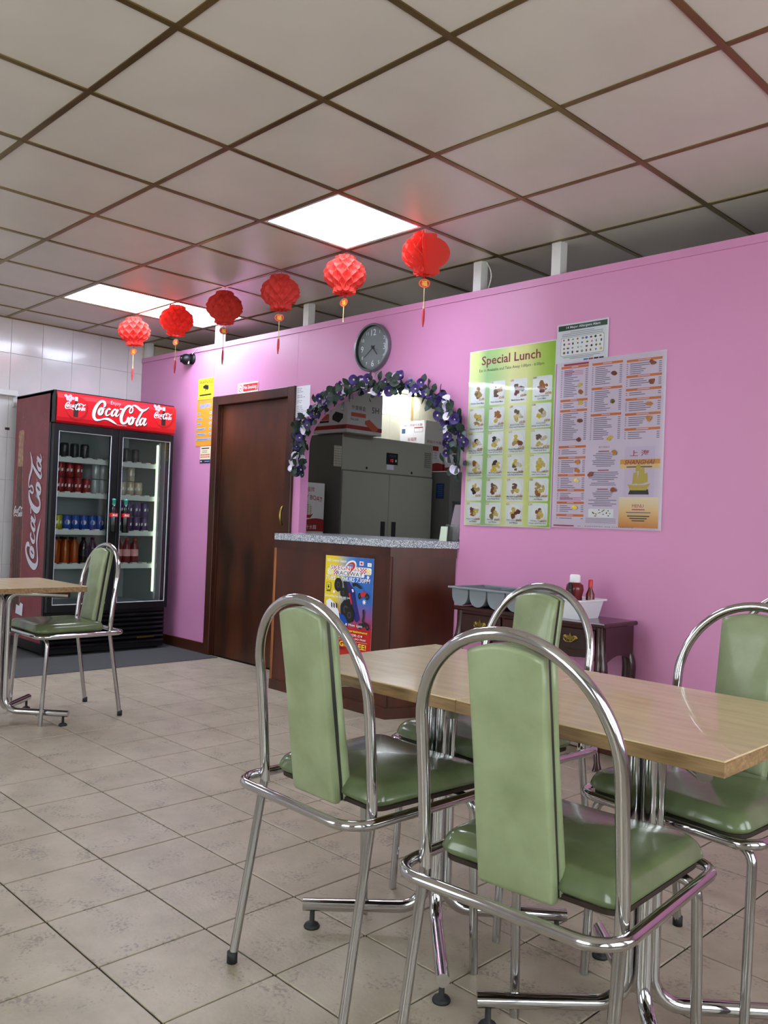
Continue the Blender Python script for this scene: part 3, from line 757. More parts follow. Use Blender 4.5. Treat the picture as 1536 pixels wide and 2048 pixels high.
# ================================================================== DRINKS FRIDGE
FX, FY0, FY1 = -4.38, -1.12, -.122
fr_ = tag(empty('drinks_fridge', (0, 0, 0)), 'tall red and black glass-door drinks fridge with white script lettering in the corner', 'fridge')
sh = M()
sh.use('coke_side').box(-5.085, -4.458, FY0, FY0+.03, .10, 1.972)
sh.use('black_plastic').box(-5.085, -4.458, FY1-.03, FY1, .10, 1.972)
sh.box(-5.085, -4.40, FY0, FY1, 1.955, 1.978); sh.box(-4.458, -4.425, FY0, FY0+.03, .02, 1.955); sh.box(-4.458, -4.425, FY1-.03, FY1, .02, 1.955)
sh.box(-5.085, -4.46, FY0+.001, FY1-.001, .03, .34)
sh.use('fridge_inner').box(-5.085, -5.06, FY0+.03, FY1-.03, .34, 1.955); sh.box(-5.06, -4.45, FY0+.03, FY1-.03, .34, .36); sh.box(-5.06, -4.45, FY0+.03, FY0+.04, .36, 1.74); sh.box(-5.06, -4.45, FY1-.04, FY1-.03, .36, 1.74); sh.box(-5.06, -4.45, FY0+.03, FY1-.03, 1.74, 1.75)
body = sh.build('body', fr_)
# header
hp = [(-4.46, 1.738), (-4.384, 1.738), (-4.368, 1.752), (-4.362, 1.78), (-4.362, 1.92), (-4.368, 1.95), (-4.386, 1.968), (-4.46, 1.972)]
g = M().use('coke_header'); g.prism(hp, lambda u, v, d: (u, -d, v), -FY1+.002, -FY0-.012); hd = g.build('header_sign', fr_)
M().use('black_plastic').box(-4.46, -4.37, FY0, FY0+.012, 1.738, 1.976, .003).build('header_end', fr_)
pr = Print(plane_x(-4.3615))
mat('button_red', '#9c1016', .3); mat('button_red2', '#c01a20', .3)
mat('pink_print', '#f0a9ae', .4); mat('bottle_print', '#2a1512', .4)
for px, py, rr in ((152, 814, .088), (327, 833, .085)):
    c = at_x(px, py, -4.3615)
    pr.disc('button_red', c.y+.008, c.z-.008, rr); pr.up(); pr.disc('button_red2', c.y, c.z, rr*.95); pr.up()
    pr.poly('bottle_print', [(c.y+u, c.z+v) for u, v in ((-.018, -.075), (.018, -.075), (.02, -.02), (.014, .02), (.007, .045), (-.007, .045), (-.014, .02), (-.02, -.02))])
    pr.poly('logo_white', [(c.y+u, c.z+v) for u, v in ((-.011, .045), (.011, .045), (.011, .075), (-.011, .075))]); pr.up()
    rnd = random.Random(3)
    for k in range(9): pr.disc('pink_print', c.y-.055+rnd.uniform(-.028, .03), c.z+.06+rnd.uniform(-.018, .022), .012, n=8)
    pr.up(); script_logo(pr, 'logo_white', c.y-.005, c.z+.004, .165, 0., 1.0); pr.d = .0008
c0 = at_x(183, 835, -4.3615); c1 = at_x(297, 830, -4.3615)
lc, lz = (c0.y+c1.y)/2, 1.857
mat('print_shadow', '#5a0a0e', .4)
script_logo(pr, 'print_shadow', lc+.006, lz-.006, c1.y-c0.y, 0., 1.05); pr.up(2)
script_logo(pr, 'logo_white', lc, lz, c1.y-c0.y, 0., 1.05)
pr.text('pink_print', 'Enjoy', lc-.045, lz+.070, .036, shear=.0)
pr.rect('pink_print', lc-.03, lc+.05, lz-.092, lz-.089)
pr.build('lettering', hd)
# side print
pr = Print(plane_y(FY0))
mat('print_tan', '#b8977a', .5, noise=(30, '#8f6547', 4, I1)); mat('print_cola', '#4d1f1c', .4, noise=(14, '#6b2f20', 4, I1)); mat('print_cola_dark', '#3a1416', .4)
mat('print_grey_white', '#cfcdd6', .45)
cx = -4.965
pr.poly('print_tan', [(cx+u*1.15, v) for u, v in ((-.085, .30), (.085, .30), (.088, .8), (.085, 1.05), (.06, 1.2), (.048, 1.40), (.04, 1.58), (.046, 1.62), (.044, 1.69), (.03, 1.705), (-.03, 1.705), (-.044, 1.69), (-.046, 1.62), (-.04, 1.58), (-.048, 1.40), (-.06, 1.2), (-.085, 1.05), (-.088, .8))]); pr.up()
pr.poly('print_cola', [(cx+u*1.15, v) for u, v in ((-.078, .30), (.078, .30), (.08, .8), (.078, 1.05), (.053, 1.2), (.042, 1.42), (-.042, 1.42), (-.053, 1.2), (-.078, 1.05), (-.08, .8))]); pr.up()
for k in (-.045, 0, .045): pr.poly('print_cola_dark', [(cx+k-.012, .32), (cx+k+.012, .32), (cx+k+.012, .85), (cx+k*.9, .95), (cx+k-.012, .85)])
pr.poly('print_cola_dark', [(cx+.01, .95), (cx+.05, .95), (cx+.04, 1.25), (cx+.015, 1.4)])
pr.up(); script_logo(pr, 'logo_white', cx+.0, 1.07, .17, 0., 1.5); pr.up()
a, b_ = at_y(70, 1138, FY0), at_y(75, 905, FY0)
script_logo(pr, 'print_shadow', -4.672, 1.075, .90, PI/2, .83); pr.up(2)
script_logo(pr, 'print_grey_white', -4.664, 1.08, .90, PI/2, .83)
rnd = random.Random(5)
for k in range(26):           # scuffs and a torn patch
    u, v = rnd.uniform(-5.05, -4.5), rnd.uniform(.3, 1.9); s_ = rnd.uniform(.002, .006); pr.poly('print_tan', [(u, v-s_*2), (u+s_, v), (u, v+s_*2), (u-s_*.6, v)])
pr.poly('paper', [(-4.93, .28), (-4.80, .27), (-4.79, .36), (-4.84, .37), (-4.86, .34), (-4.92, .35)])
pr.build('side_print', body)
# doors
def fdoor(y0, y1, gy0, gy1):
    f = M().use('black_plastic'); z0, z1, gz0, gz1 = .335, 1.733, .388, 1.68
    x0, x1 = -4.425, FX
    f.box(x0, x1, y0, gy0, z0, z1, .003); f.box(x0, x1, gy1, y1, z0, z1, .003); f.box(x0, x1, gy0, gy1, z0, gz0, .002); f.box(x0, x1, gy0, gy1, gz1, z1, .002)
    d_ = f.build('door', fr_)
    M().use('clear_pane').box(FX-.014, FX-.010, gy0, gy1, gz0, gz1).build('pane', d_)
    e = M().use('light_rim'); w_ = .005
    e.box(FX-.009, FX-.006, gy0, gy0+w_, gz0, gz1); e.box(FX-.009, FX-.006, gy1-w_, gy1, gz0, gz1); e.box(FX-.009, FX-.006, gy0+w_, gy1-w_, gz0, gz0+w_); e.box(FX-.009, FX-.006, gy0+w_, gy1-w_, gz1-w_, gz1)
    e.build('pane_trim', d_)
    return d_
dl = fdoor(FY0+.004, -.603, -1.075, -.660); dr = fdoor(-.599, FY1-.002, -.567, -.150)
mat('handle_teal', '#3d9a86', .35); mat('handle_glass', '#0f1413', .12)
for d_, y in ((dl, -.632), (dr, -.533)):
    M().lathe([(.001, .935), (.026, .935), (.03, .95), (.029, 1.0), (.032, 1.04), (.030, 1.09), (.017, 1.13), (.013, 1.15), (.001, 1.15)], (FX+.022, y, 0), 14).build('bottle_handle', d_, 'handle_glass')
    M().lathe([(.0135, 1.13), (.014, 1.18), (.016, 1.182), (.016, 1.195), (.001, 1.197)], (FX+.022, y, 0), 12).build('handle_cap', d_, 'handle_teal')
    M().lathe([(.0325, 1.055), (.0325, 1.085)], (FX+.022, y, 0), 14, caps=False).build('handle_label', d_, 'coke_red')
    pl = Print(lambda u, v, d=0., y=y: (FX+.022+.0332*math.cos(u/.033), y+.0332*math.sin(u/.033), v)); script_logo(pl, 'logo_white', 0, 1.07, .042, 0., 1.2); pl.build('handle_lettering', d_)
# shelves
SHZ = [1.49, 1.225, .942, .682]
for z in SHZ:
    s_ = M().use('shelf_white'); s_.box(-5.05, -4.50, FY0+.045, FY1-.05, z-.012, z); s_.box(-4.50, -4.486, FY0+.045, FY1-.05, z-.034, z+.004, .002)
    so = s_.build('shelf', fr_)
    for k in range(11):
        y = FY0+.09+k*.083; M().use('shelf_white').box(-4.53, -4.487, y-.022, y+.022, z, z+.012, .002).build('shelf_stop', so)
M().use('led').box(-4.475, -4.462, -.222, -.210, .46, 1.65).build('light_strip', fr_)
M().use('light_rim').box(-4.478, -4.455, -.208, -.196, .40, 1.67).build('strip_holder', fr_)
for k in range(7): 
    z = .065+k*.036; M().use('black_gloss').prism([(-4.42, z), (-4.392, z-.004), (-4.384, z+.004), (-4.388, z+.018), (-4.42, z+.026)], lambda u, v, d: (u, -d, v), -FY1+.02, -FY0-.02).build('grille_slat', fr_)
M().use('black_plastic').box(-4.46, -4.42, FY0+.01, FY1-.01, .02, .335).build('grille_back', fr_)
c = at_x(291, 1273, -4.384); M().use('brass').box(-4.384, -4.380, c.y-.075, c.y+.075, c.z-.006, c.z+.006).build('name_plate', fr_)
for x in (-5.0, -4.47):
    for y in (FY0+.06, FY1-.06): M().use('rubber').lathe([(.001, 0), (.025, 0), (.025, .035)], (x, y, .0), 10).build('foot', fr_)
sk = tag(M().use('print_cola_dark').box(XL, XL+.002, -1.17, -1.135, 1.715, 1.735).build('sticker'), 'tiny dark red sticker on the tiles beside the fridge', 'sticker')
tag(M().use('white_paint').box(XL, XL+.03, -1.125, -1.10, 1.90, 1.98, .003).build('bracket'), 'small white bracket under the wall ledge beside the fridge', 'bracket')

# contents
CANM = {'red': '#9c1c20', 'silver': '#b9bcc0', 'yellow': '#b9b52e', 'blue': '#1d4fae', 'purple': '#4a2a6e', 'dark': '#20242a', 'pale': '#c9b7a2'}
for k, v in CANM.items(): mat('can_'+k, v, .3, .25 if k != 'dark' else 0.)
mat('can_metal', '#c4c7ca', .25, 1.0)
def can_mesh(col):
    g = M(); g.use('can_'+col).lathe([(.026, .002), (.0325, .010), (.0325, .104), (.028, .114)], n=14, caps=False)
    g.use('can_metal').lathe([(.001, .006), (.025, .001), (.026, .002)], n=14); g.lathe([(.028, .114), (.0275, .117), (.024, .113), (.001, .112)], n=14)
    if col == 'blue':
        p_ = lambda u, v, d: ((.0329+d)*math.cos(u/.0329), (.0329+d)*math.sin(u/.0329), v)
        q = Print(p_); q.d = .0002
        q.disc('logo_white', 0, .06, .02, n=14); q.d = .0005
        q.poly('coke_red', [(.017*math.cos(t), .062+.017*math.sin(t)) for t in [PI*k/8 for k in range(9)]]); q.poly('can_blue', [(.017*math.cos(t), .057+.017*math.sin(t)) for t in [PI+PI*k/8 for k in range(9)]])
        g2 = g; o = len(g2.v)
        for nm in q.mats: g2.use(nm)
        off = {i: g2.mats.index(nm) for i, nm in enumerate(q.mats)}
        g2.v += q.v
        for f, mi in zip(q.f, q.mi): g2.f.append(tuple(i+o for i in f)); g2.mi.append(off[mi]); g2.sm.append(False)
    if col in ('red', 'pale', 'purple', 'yellow'):
        g.use('logo_white')
        for a in (-.7, .2, 1.1): g.add([(.0329*math.cos(a+t), .0329*math.sin(a+t), z) for t, z in ((-.22, .045), (.22, .05), (.22, .072), (-.22, .066))], [(0, 1, 2, 3)])
    return g.mesh('can')
CM = {k: can_mesh(k) for k in CANM}
for k, v in (('orange', '#a8480f'), ('cherry', '#7a1622'), ('cola', '#1c1210')): mat('drink_'+k, v, .2)
def bottle_mesh(col, cap, lab):
    g = M(); g.use('drink_'+col).lathe([(.001, 0), (.030, 0), (.0325, .01), (.0325, .13), (.029, .15), (.014, .185), (.0125, .19)], n=14)
    g.use(lab).lathe([(.0329, .06), (.0329, .115)], n=14, caps=False); g.use(cap).lathe([(.0155, .188), (.0155, .205), (.001, .206)], n=12)
    return g.mesh('bottle')
BM = {'orange': bottle_mesh('orange', 'black_plastic', 'drink_orange'), 'cherry': bottle_mesh('cherry', 'coke_red', 'pink_print'), 'cola': bottle_mesh('cola', 'black_plastic', 'can_dark')}
ORD = ['first', 'second', 'third', 'fourth', 'fifth', 'sixth', 'seventh', 'eighth']
def stock(name, me, what, ref, cat, grp, spots):
    ys = sorted({y for y, x, z in spots}); zs = sorted({z for y, x, z in spots}); xs = sorted({x for y, x, z in spots}, reverse=True)
    for (y, x, z) in spots:
        o = bpy.data.objects.new(name, me); COL.objects.link(o); o.location = (x, y, z+.0005); o.rotation_euler.z = random.uniform(-.5, .5)
        i = ys.index(y); 
        lab = what+', '+ORD[i]+' from '+ref
        if len(zs) > 1: lab += ', upper layer' if z == zs[-1] else ', lower layer'
        if len(xs) > 1: lab += ', front row' if x == xs[0] else ', back row'
        tag(o, lab, cat, grp)
XF = -4.565
def row(ys, s_, layers=1, rows=2, h=.1175): return [(y, XF-.07*r_, SHZ[s_]+l*h) for y in ys for r_ in range(rows) for l in range(layers)]
stock('drink_can', CM['red'], 'red drink can', 'the printed fridge side', 'can', 'red cans in the fridge', row([-1.045, -.975, -.905, -.835], 1, 2) + row([-.765], 1, 1))
stock('drink_can', CM['silver'], 'silver drink can beside the red cans', 'the printed fridge side', 'can', 'silver cans in the fridge', row([-.695, -.63], 1, 2, 1))
stock('drink_can', CM['pale'], 'pale gold drink can', 'the bottle-shaped handles', 'can', 'pale cans in the fridge', row([-.535], 1, 2, 1)+row([-.465, -.325], 1, 1, 1)+row([-.395], 1, 2, 1))
stock('drink_can', CM['yellow'], 'yellow drink can', 'the printed fridge side', 'can', 'yellow cans in the fridge', row([-1.045], 2, 2, 1)+row([-.978], 2, 1, 1))
stock('drink_can', CM['blue'], 'blue drink can with round emblem', 'the printed fridge side', 'can', 'blue cans in the fridge', row([-.91, -.843, -.776, -.709, -.642], 2, 1, 2))
stock('drink_can', CM['purple'], 'purple drink can', 'the bottle-shaped handles', 'can', 'purple cans in the fridge', row([-.54, -.47, -.40, -.33, -.262], 2, 2, 1))
stock('drink_can', CM['dark'], 'dark drink can on the top shelf', 'the printed fridge side', 'can', 'dark cans in the fridge', row([-1.03, -.95, -.87, -.79, -.52, -.44, -.36], 0, 1, 1))
stock('drink_bottle', BM['orange'], 'orange soft drink bottle', 'the printed fridge side', 'bottle', 'orange bottles in the fridge', row([-.985, -.912, -.84], 3, 1, 2))
stock('drink_bottle', BM['cola'], 'dark cola bottle beside the orange bottles', 'the printed fridge side', 'bottle', 'cola bottles in the fridge', row([-.768, -.695], 3, 1, 1))
stock('drink_bottle', BM['cherry'], 'red soft drink bottle', 'the bottle-shaped handles', 'bottle', 'red bottles in the fridge', row([-.545, -.475, -.405, -.335], 3, 1, 1))

# ================================================================== KITCHEN SEEN THROUGH THE HATCH
KX, KY0, KY1, KZ = -4.53, 1.85, 3.19, 1.965
kf = tag(empty('steel_fridge', (0, 0, 0)), 'large grey steel two-door upright fridge in the kitchen', 'fridge')
g = M().use('steel_dark').box(-5.165, KX-.004, KY0, KY1, .1, KZ-.001, .004); g.use('steel_grey').box(KX-.06, KX, KY0+.001, KY1-.001, 1.605, KZ, .004)
g.build('body', kf)
M().use('rubber').box(-5.165, KX-.012, KY0+.01, KY1-.01, .085, .1).build('gasket', kf)
for y0, y1, hy in ((KY0+.012, 2.516, 2.44), (2.524, KY1-.004, 2.60)):
    dd = M().use('steel_grey').box(KX-.05, KX+.012, y0, y1, .13, 1.592, .005).build('door', kf)
    M().use('black_gloss').box(KX+.0115, KX+.0135, hy-.032, hy+.032, .72, 1.10).build('handle_recess', dd)
c = at_x(784, 918, KX); pn = M().use('black_plastic').box(KX, KX+.004, c.y-.085, c.y+.085, c.z-.06, c.z+.06, .002).build('control_panel', kf)
mat('display_red', '#ff2a20', .4, emit='#ff2a20', es=1.0); mat('dim_text', '#4a6a8c', .5)
q = Print(plane_x(KX+.004)); q.text('dim_text', 'POLAR', c.y+.005, c.z+.03, .022, shear=.2); q.text('display_red', '1', c.y-.02, c.z-.018, .03); q.text('display_red', '2', c.y+.005, c.z-.018, .03); q.rect('light_rim', c.y+.045, c.y+.065, c.z-.03, c.z-.005); q.build('panel_print', pn)
M().use('paper').box(KX, KX+.001, c.y-.075, c.y+.03, c.z-.115, c.z-.065).build('paper_tag', kf)
for px, py, hw, hh, nm in ((675, 912, .05, .20, 'kitchen_tile'), (855, 921, .05, .17, 'steel_dark')):  # pale backing of the first vent stands in for the lit wall behind
    c = at_x(px, py, KX); v_ = M().use(nm).box(KX, KX+.0015, c.y-hw, c.y+hw, c.z-hh/2*1.0, c.z+hh/2, 0).build('vent', kf)
    s_ = M().use('steel_grey')
    for k in range(9): z = c.z-hh/2+hh*k/8; s_.box(KX+.0015, KX+.004, c.y-hw, c.y+hw, z-.004, z+.004)
    for k in range(6): y = c.y-hw+2*hw*k/5; s_.box(KX+.0015, KX+.004, y-.002, y+.002, c.z-hh/2, c.z+hh/2)
    s_.build('vent_grid', v_)
for px, py in ((733, 936), (823, 946)):
    c = at_x(px, py, KX); M().use('rubber').lathe([(.013, 0), (.013, .004), (.001, .004)], (KX, c.y, c.z), 10, 'x').build('lock', kf)
for x in (-5.1, -4.6):
    for y in (KY0+.08, KY1-.08): M().use('rubber').lathe([(.001, 0), (.03, 0), (.03, .09)], (x, y, 0), 10).build('castor', kf)
# second cabinet
UX = -4.315
k2 = tag(empty('steel_cabinet', (0, 0, 0)), 'dark grey tall appliance beside the steel fridge with cartons on top', 'appliance')
M().use('steel_dark').box(-5.165, UX, 3.25, 3.95, 0, 1.68, .006).build('body', k2)
mat('label_blue', '#1c2f5c', .4)
c = at_y(880, 982, 3.25); q = Print(plane_y(3.25)); q.rect('label_blue', c.x-.06, c.x+.06, c.z-.085, c.z+.085); q.up()
for k in range(6): q.rect('dim_text', c.x-.04+.006*(k % 3), c.x+.04-.007*(k % 2), c.z+.055-k*.022, c.z+.062-k*.022)
q.build('blue_label', k2)
# cartons
mat('carton_red', '#9a1d1c', .6); mat('ink_red', '#a52822', .6); mat('ink_dark', '#2a2422', .6); mat('ink_orange', '#c4573a', .6)
def ship(q, m_, u, v, s):
    q.poly(m_, [(u-.9*s, v), (u-.6*s, v-.45*s), (u+.5*s, v-.45*s), (u+.95*s, v+.15*s), (u+.5*s, v)])
    for du, hh, ww in ((-.45, 1.1, .32), (.0, 1.5, .36), (.48, 1.2, .3)):
        for k in range(5): q.rect(m_, u+du*s-ww*s*.5, u+du*s+ww*s*.5, v+(.12+hh*k/5)*s, v+(.12+hh*k/5+.05)*s)
        q.rect(m_, u+du*s-.02*s, u+du*s+.02*s, v, v+hh*1.2*s); q.rect(m_, u+du*s+ww*s*.5-.03*s, u+du*s+ww*s*.5, v+.12*s, v+hh*s)
def noodle_carton(x0, x1, y0, y1, z0, z1, lab, flaps=0., grp=None, main=None):
    e_ = tag(empty('noodle_carton', (0, 0, 0)), lab, 'carton', grp)
    M().use('carton_white').box(x0, x1, y0, y1, z0, z1, .003).build('box', e_)
    hh = z1-z0; ww = x1-x0; cx = (x0+x1)/2
    for fn, a, b in ((plane_y(y0), x0, x1), (plane_x(x1), y0, y1)):
        q = Print(fn); m_ = (a+b)/2; wv = b-a
        pts = [(a, z0+.002), (b, z0+.002)]+[(b-wv*k/10, z0+hh*(.22+.05*math.sin(k/10*PI*1.3+.6))) for k in range(11)]
        q.poly('carton_red', pts); q.build('red_band', e_); q = Print(fn); q.up(2)
        if (fn(0, 0, 0)[1] == y0) == (flaps > 0):
            q.text('ink_red', '裕福牌', m_, z1-hh*.14, hh*.10); q.text('ink_red', 'LUCKY BOAT', m_, z1-hh*.30, hh*.095, wv*.86, bold=.012, arch=hh*.05)
            ship(q, 'ink_red', m_, z0+hh*.34, wv*.17); q.text('carton_white', '特級什水麵', m_, z0+hh*.09, hh*.09)
        else:
            q.text('ink_red', '特級什水麵', m_, z1-hh*.2, hh*.085, wv*.78); q.rect('carton_red', m_-wv*.2, m_+wv*.25, z1-hh*.42, z1-hh*.30)
            for k in range(3): q.text('ink_red', '什水麵', m_+.02, z1-hh*(.47+.07*k), hh*.04)
        q.build('box_print', e_)
    if flaps:
        for fn, a, b, nm in ((lambda u, v, d: (u, y0+d, v), x0, x1, 'f'), (lambda u, v, d: (x1-d, u, v), y0, y1, 'r')):
            M().use('carton_white').prism([(a, z1-.002), (b, z1-.002), (b-.015, z1+flaps), (a+.015, z1+flaps)], fn, .0, .004).build('flap', e_)
        q = Print(plane_y(y0)); q.text('ink_red', 'No.1 特級什水麵', cx+.01, z1+flaps*.68, flaps*.2, ww*.72); q.rect('label_blue', x0+.03, x0+.085, z1+.012, z1+flaps*.42); q.up(); q.rect('dim_text', x0+.036, x0+.079, z1+.018, z1+flaps*.38)
        q.rect('ink_red', cx+.03, x1-.03, z1+flaps*.12, z1+flaps*.5); q.up(); q.rect('carton_white', cx+.034, x1-.034, z1+flaps*.14, z1+flaps*.42); q.build('flap_print', e_)
    return e_
noodle_carton(-5.16, -4.765, 3.30, 3.62, 1.681, 2.12, 'open white and red noodle carton on the tall grey appliance', .15)
noodle_carton(-5.16, -4.765, 3.66, 3.94, 1.681, 2.12, 'white and red noodle carton behind the open one on the appliance', .13)
tag(M().use('paper').lathe([(.001, 0), (.05, .0), (.065, .05), (.05, .1), (.02, .13), (.001, .13)], (-4.98, 3.46, 2.121), 9, smooth=False).build('plastic_bag'), 'crumpled white plastic bag on top of the open noodle carton', 'bag')
c = at_y(650, 967, 1.76)
for k in range(2): noodle_carton(c.x-.30, c.x, 1.34, 1.76, .488*k, .488*k+.487, 'white and red noodle carton, %s of the stack behind the hatch' % ('bottom' if k == 0 else 'middle'))
noodle_carton(c.x-.30, c.x, 1.34, 1.76, .977, c.z, 'white and red noodle carton topmost of the stack behind the hatch')
# brown carton on the steel fridge
bc = tag(empty('brown_carton', (0, 0, 0)), 'big buff carton with a red stripe on top of the steel fridge', 'carton')
bx0, bx1, by0, by1, bz0, bz1 = -4.93, -4.42, 1.80, 2.28, KZ+.001, KZ+.42
M().use('carton').box(bx0, bx1, by0, by1, bz0, bz1, .003).build('box', bc)
q = Print(plane_y(by0)); q.rect('carton_red', bx0, bx1, bz0+.035, bz0+.075); q.up(); q.text('ink_dark', 'No.6A', bx1-.09, bz0+.05, .035, bold=.02)
q.poly('ink_dark', [(bx1-.22, bz0+.17), (bx1-.17, bz0+.21), (bx1-.06, bz0+.18), (bx1-.06, bz0+.14), (bx1-.12, bz0+.095), (bx1-.22, bz0+.13)]); q.rect('ink_orange', bx0+.1, bx1-.27, bz0+.13, bz0+.19); q.rect('ink_dark', bx0+.1, bx1-.27, bz0+.105, bz0+.125); q.text('ink_dark', '外賣盒', bx0+.2, bz0+.24, .05)
q.build('box_print', bc)
q = Print(plane_x(bx1)); q.rect('carton_red', by0, by1, bz0+.035, bz0+.075); q.up(); q.text('ink_dark', '外賣餐盒', by0+.15, bz0+.25, .045); q.rect('ink_orange', by0+.05, by0+.25, bz0+.16, bz0+.20); q.text('ink_dark', 'No.6A', by0+.1, bz0+.135, .028); q.text('ink_dark', '5H', by0+.38, bz0+.25, .06)
q.poly('ink_orange', [(by0+.24, bz0+.13), (by0+.30, bz0+.15), (by0+.42, bz0+.08), (by0+.42, bz0+.05), (by0+.36, bz0+.03), (by0+.24, bz0+.10)]); q.build('box_print', bc)
# pipe on kitchen wall
mat('pipe_tan', '#a8803c', .5)
tag(M().use('pipe_tan').tube([(XL+.012, 3.50, 2.6), (XL+.012, 3.50, 1.5)], .011, 8).build('wall_pipe'), 'thin tan pipe running down the cream kitchen tiles', 'pipe')
# on the worktop: leaflet holder, leaflets, till screen
mat('acrylic_brown', '#8d8086', .1); mat('leaflet_green', '#c9d6bd', .5)
lh = tag(empty('leaflet_holder', (0, 0, .998)), 'clear leaning acrylic leaflet holder on the granite worktop', 'leaflet holder')
M().use('acrylic_brown').prism([(0, 0), (.09, 0), (.125, .215), (.055, .215)], lambda u, v, d: (-1.535+u*.9, .045-d, v), 0, .003).build('back_sheet', lh)
M().use('clear_pane').prism([(-.02, 0), (.07, 0), (.08, .1), (-.01, .1)], lambda u, v, d: (-1.52+u, .02-d, v), 0, .003).build('pocket', lh)
M().use('clear_pane').box(-1.54, -1.44, .017, .045, 0, .003).build('base', lh)
tag(M().use('leaflet_green').prism([(0, 0), (.055, 0), (.06, .085), (.012, .085)], lambda u, v, d: (-1.553+u, -.005-d, .998+v), 0, .006).build('leaflet'), 'pale green leaflet standing at the edge of the hatch', 'leaflet')
tag(M().use('paper').prism([(0, 0), (.06, 0), (.06, .16), (.05, .19), (.02, .19), (0, .15)], lambda u, v, d: (-1.475+u, .065-d, 1.01+v), 0, .004).build('notice_card'), 'white rounded card behind the leaflet holder', 'card')
ts = tag(empty('till_screen', (-1.86, .55, .0)), 'black till screen behind the leaflet holder in the hatch', 'till')
M().use('black_gloss').box(-.02, .22, -.02, .22, 0, .9, .005).build('stand', ts)
M().use('black_plastic').prism([(-.02, .9), (.24, .9), (.24, 1.25), (-.07, 1.25)], lambda u, v, d: (u, -d, v), -.2, .02).build('screen', ts)

# ================================================================== THINGS ON THE PINK WALL
# ---- clock
ck = tag(empty('wall_clock', (-2.174, 0, 2.208)), 'round grey wall clock with white numerals above the arched hatch', 'clock')
mat('clock_rim', '#7d8186', .3, .7); mat('clock_face', '#737b7f', .45); mat('numeral_white', '#e4e8ea', .5); mat('hand_dark', '#23282c', .4); mat('clock_inner', '#1b1d20', .5)
M().lathe([(.150, 0), (.155, -.010), (.155, -.034), (.151, -.041), (.143, -.041), (.140, -.036)], n=56, axis='y', caps=False).build('rim', ck, 'clock_rim')
M().lathe([(.140, -.038), (.1385, -.016)], n=56, axis='y', caps=False).build('inner_ring', ck, 'clock_inner')
M().lathe([(.15, -.001), (.15, -.012), (.139, -.014), (.001, -.014)], n=56, axis='y').build('dial', ck, 'clock_face')
for n in range(1, 13):
    q = Print(lambda u, v, d=0.: (u, -.0146-d, v))
    a = n*PI/6; big = n % 3 == 0; r_ = .100 if big else .113
    q.text('numeral_white', str(n), r_*math.sin(a)*(1.02 if big else 1), r_*math.cos(a), .040 if big else .021)
    q.build('numeral', ck)
for nm, ang, L, w_, dy in (('minute_hand', 234, .092, .0035, .019), ('hour_hand', 139, .062, .0045, .017), ('second_hand', 112, .06, .0012, .021)):
    a = math.radians(ang); s_, c_ = math.sin(a), math.cos(a)
    M().prism([(-.022*s_-w_*c_, -.022*c_+w_*s_), (-.022*s_+w_*c_, -.022*c_-w_*s_), (L*s_+w_*.6*c_, L*c_-w_*.6*s_), (L*s_-w_*.6*c_, L*c_+w_*.6*s_)][::-1], lambda u, v, d, dy=dy: (u, -dy-d, v), 0, .001).build(nm, ck, 'hand_dark')
M().lathe([(.006, -.014), (.006, -.023), (.001, -.024)], n=12, axis='y').build('hub', ck, 'hand_dark')
# ---- security camera
cc = tag(empty('security_camera', (-4.345, 0, 2.378)), 'small black ball security camera high on the pink wall', 'camera')
M().lathe([(.046, 0), (.046, -.014), (.034, -.022), (.001, -.022)], n=20, axis='y').build('base', cc, 'black_plastic')
b_ = M(); b_.lathe([(.001, -.046)]+[(.046*math.cos(t), .046*math.sin(t)) for t in [-1.3+k*.2 for k in range(14)]]+[(.001, .046)], n=20, axis='y'); o = b_.build('ball', cc, 'black_plastic'); o.location = (-.018, -.05, -.008); o.rotation_euler = (0, 0, -.5)
l = M(); l.lathe([(.030, -.036), (.030, -.046), (.026, -.048), (.001, -.048)], n=20, axis='y').build('lens_ring', o, 'black_gloss')
M().lathe([(.013, -.048), (.011, -.051), (.001, -.052)], n=14, axis='y').build('lens', o, 'grey_plastic_dark')
M().box(.012, .03, -.052, -.05, -.05, -.028).build('sticker', cc, 'paper')
M().tube(catmull([(.02, -.02, .035), (.05, -.012, .06), (.075, -.012, .075), (.10, .0, .085)], 4), .0035, 6).build('cable', cc, 'white_paint')
# ---- signs
def sheet(name, label, cat, x0, x1, z0, z1, col, th=.0015, Y=-.002, rough=.4):
    e_ = tag(empty(name, (0, 0, 0)), label, cat)
    M().box(x0, x1, Y-th, Y, z0, z1).build('sheet', e_, col if col in MATS else mat(col, col, rough).name)
    q = Print(plane_y(Y-th)); q.d = .0003
    return e_, q
rnd = random.Random(11)
def lines(q, m_, u0, u1, v, n, dv, th, rag=.3):
    for k in range(n):
        b = u1-(u1-u0)*rnd.uniform(0, rag); q.rect(m_, u0, b, v-k*dv-th/2, v-k*dv+th/2)
mat('sign_yellow', '#e6e02a', .3); mat('ink_black', '#1c1c1a', .5); mat('sign_orange', '#dc9a33', .35); mat('ink_blue', '#a9bfe8', .4); mat('ink_blue2', '#3f6fc0', .4)
e_, q = sheet('warning_sign', 'yellow camera warning sign above the orange drinks list', 'sign', -4.236, -4.012, 2.028, 2.196, 'sign_yellow')
q.text('ink_black', 'WARNING', -4.124, 2.168, .026, .19, bold=.015)
q.poly('ink_black', [(-4.165, 2.135), (-4.13, 2.147), (-4.085, 2.138), (-4.083, 2.112), (-4.10, 2.10), (-4.115, 2.11), (-4.135, 2.09), (-4.14, 2.09), (-4.128, 2.112), (-4.16, 2.118)])
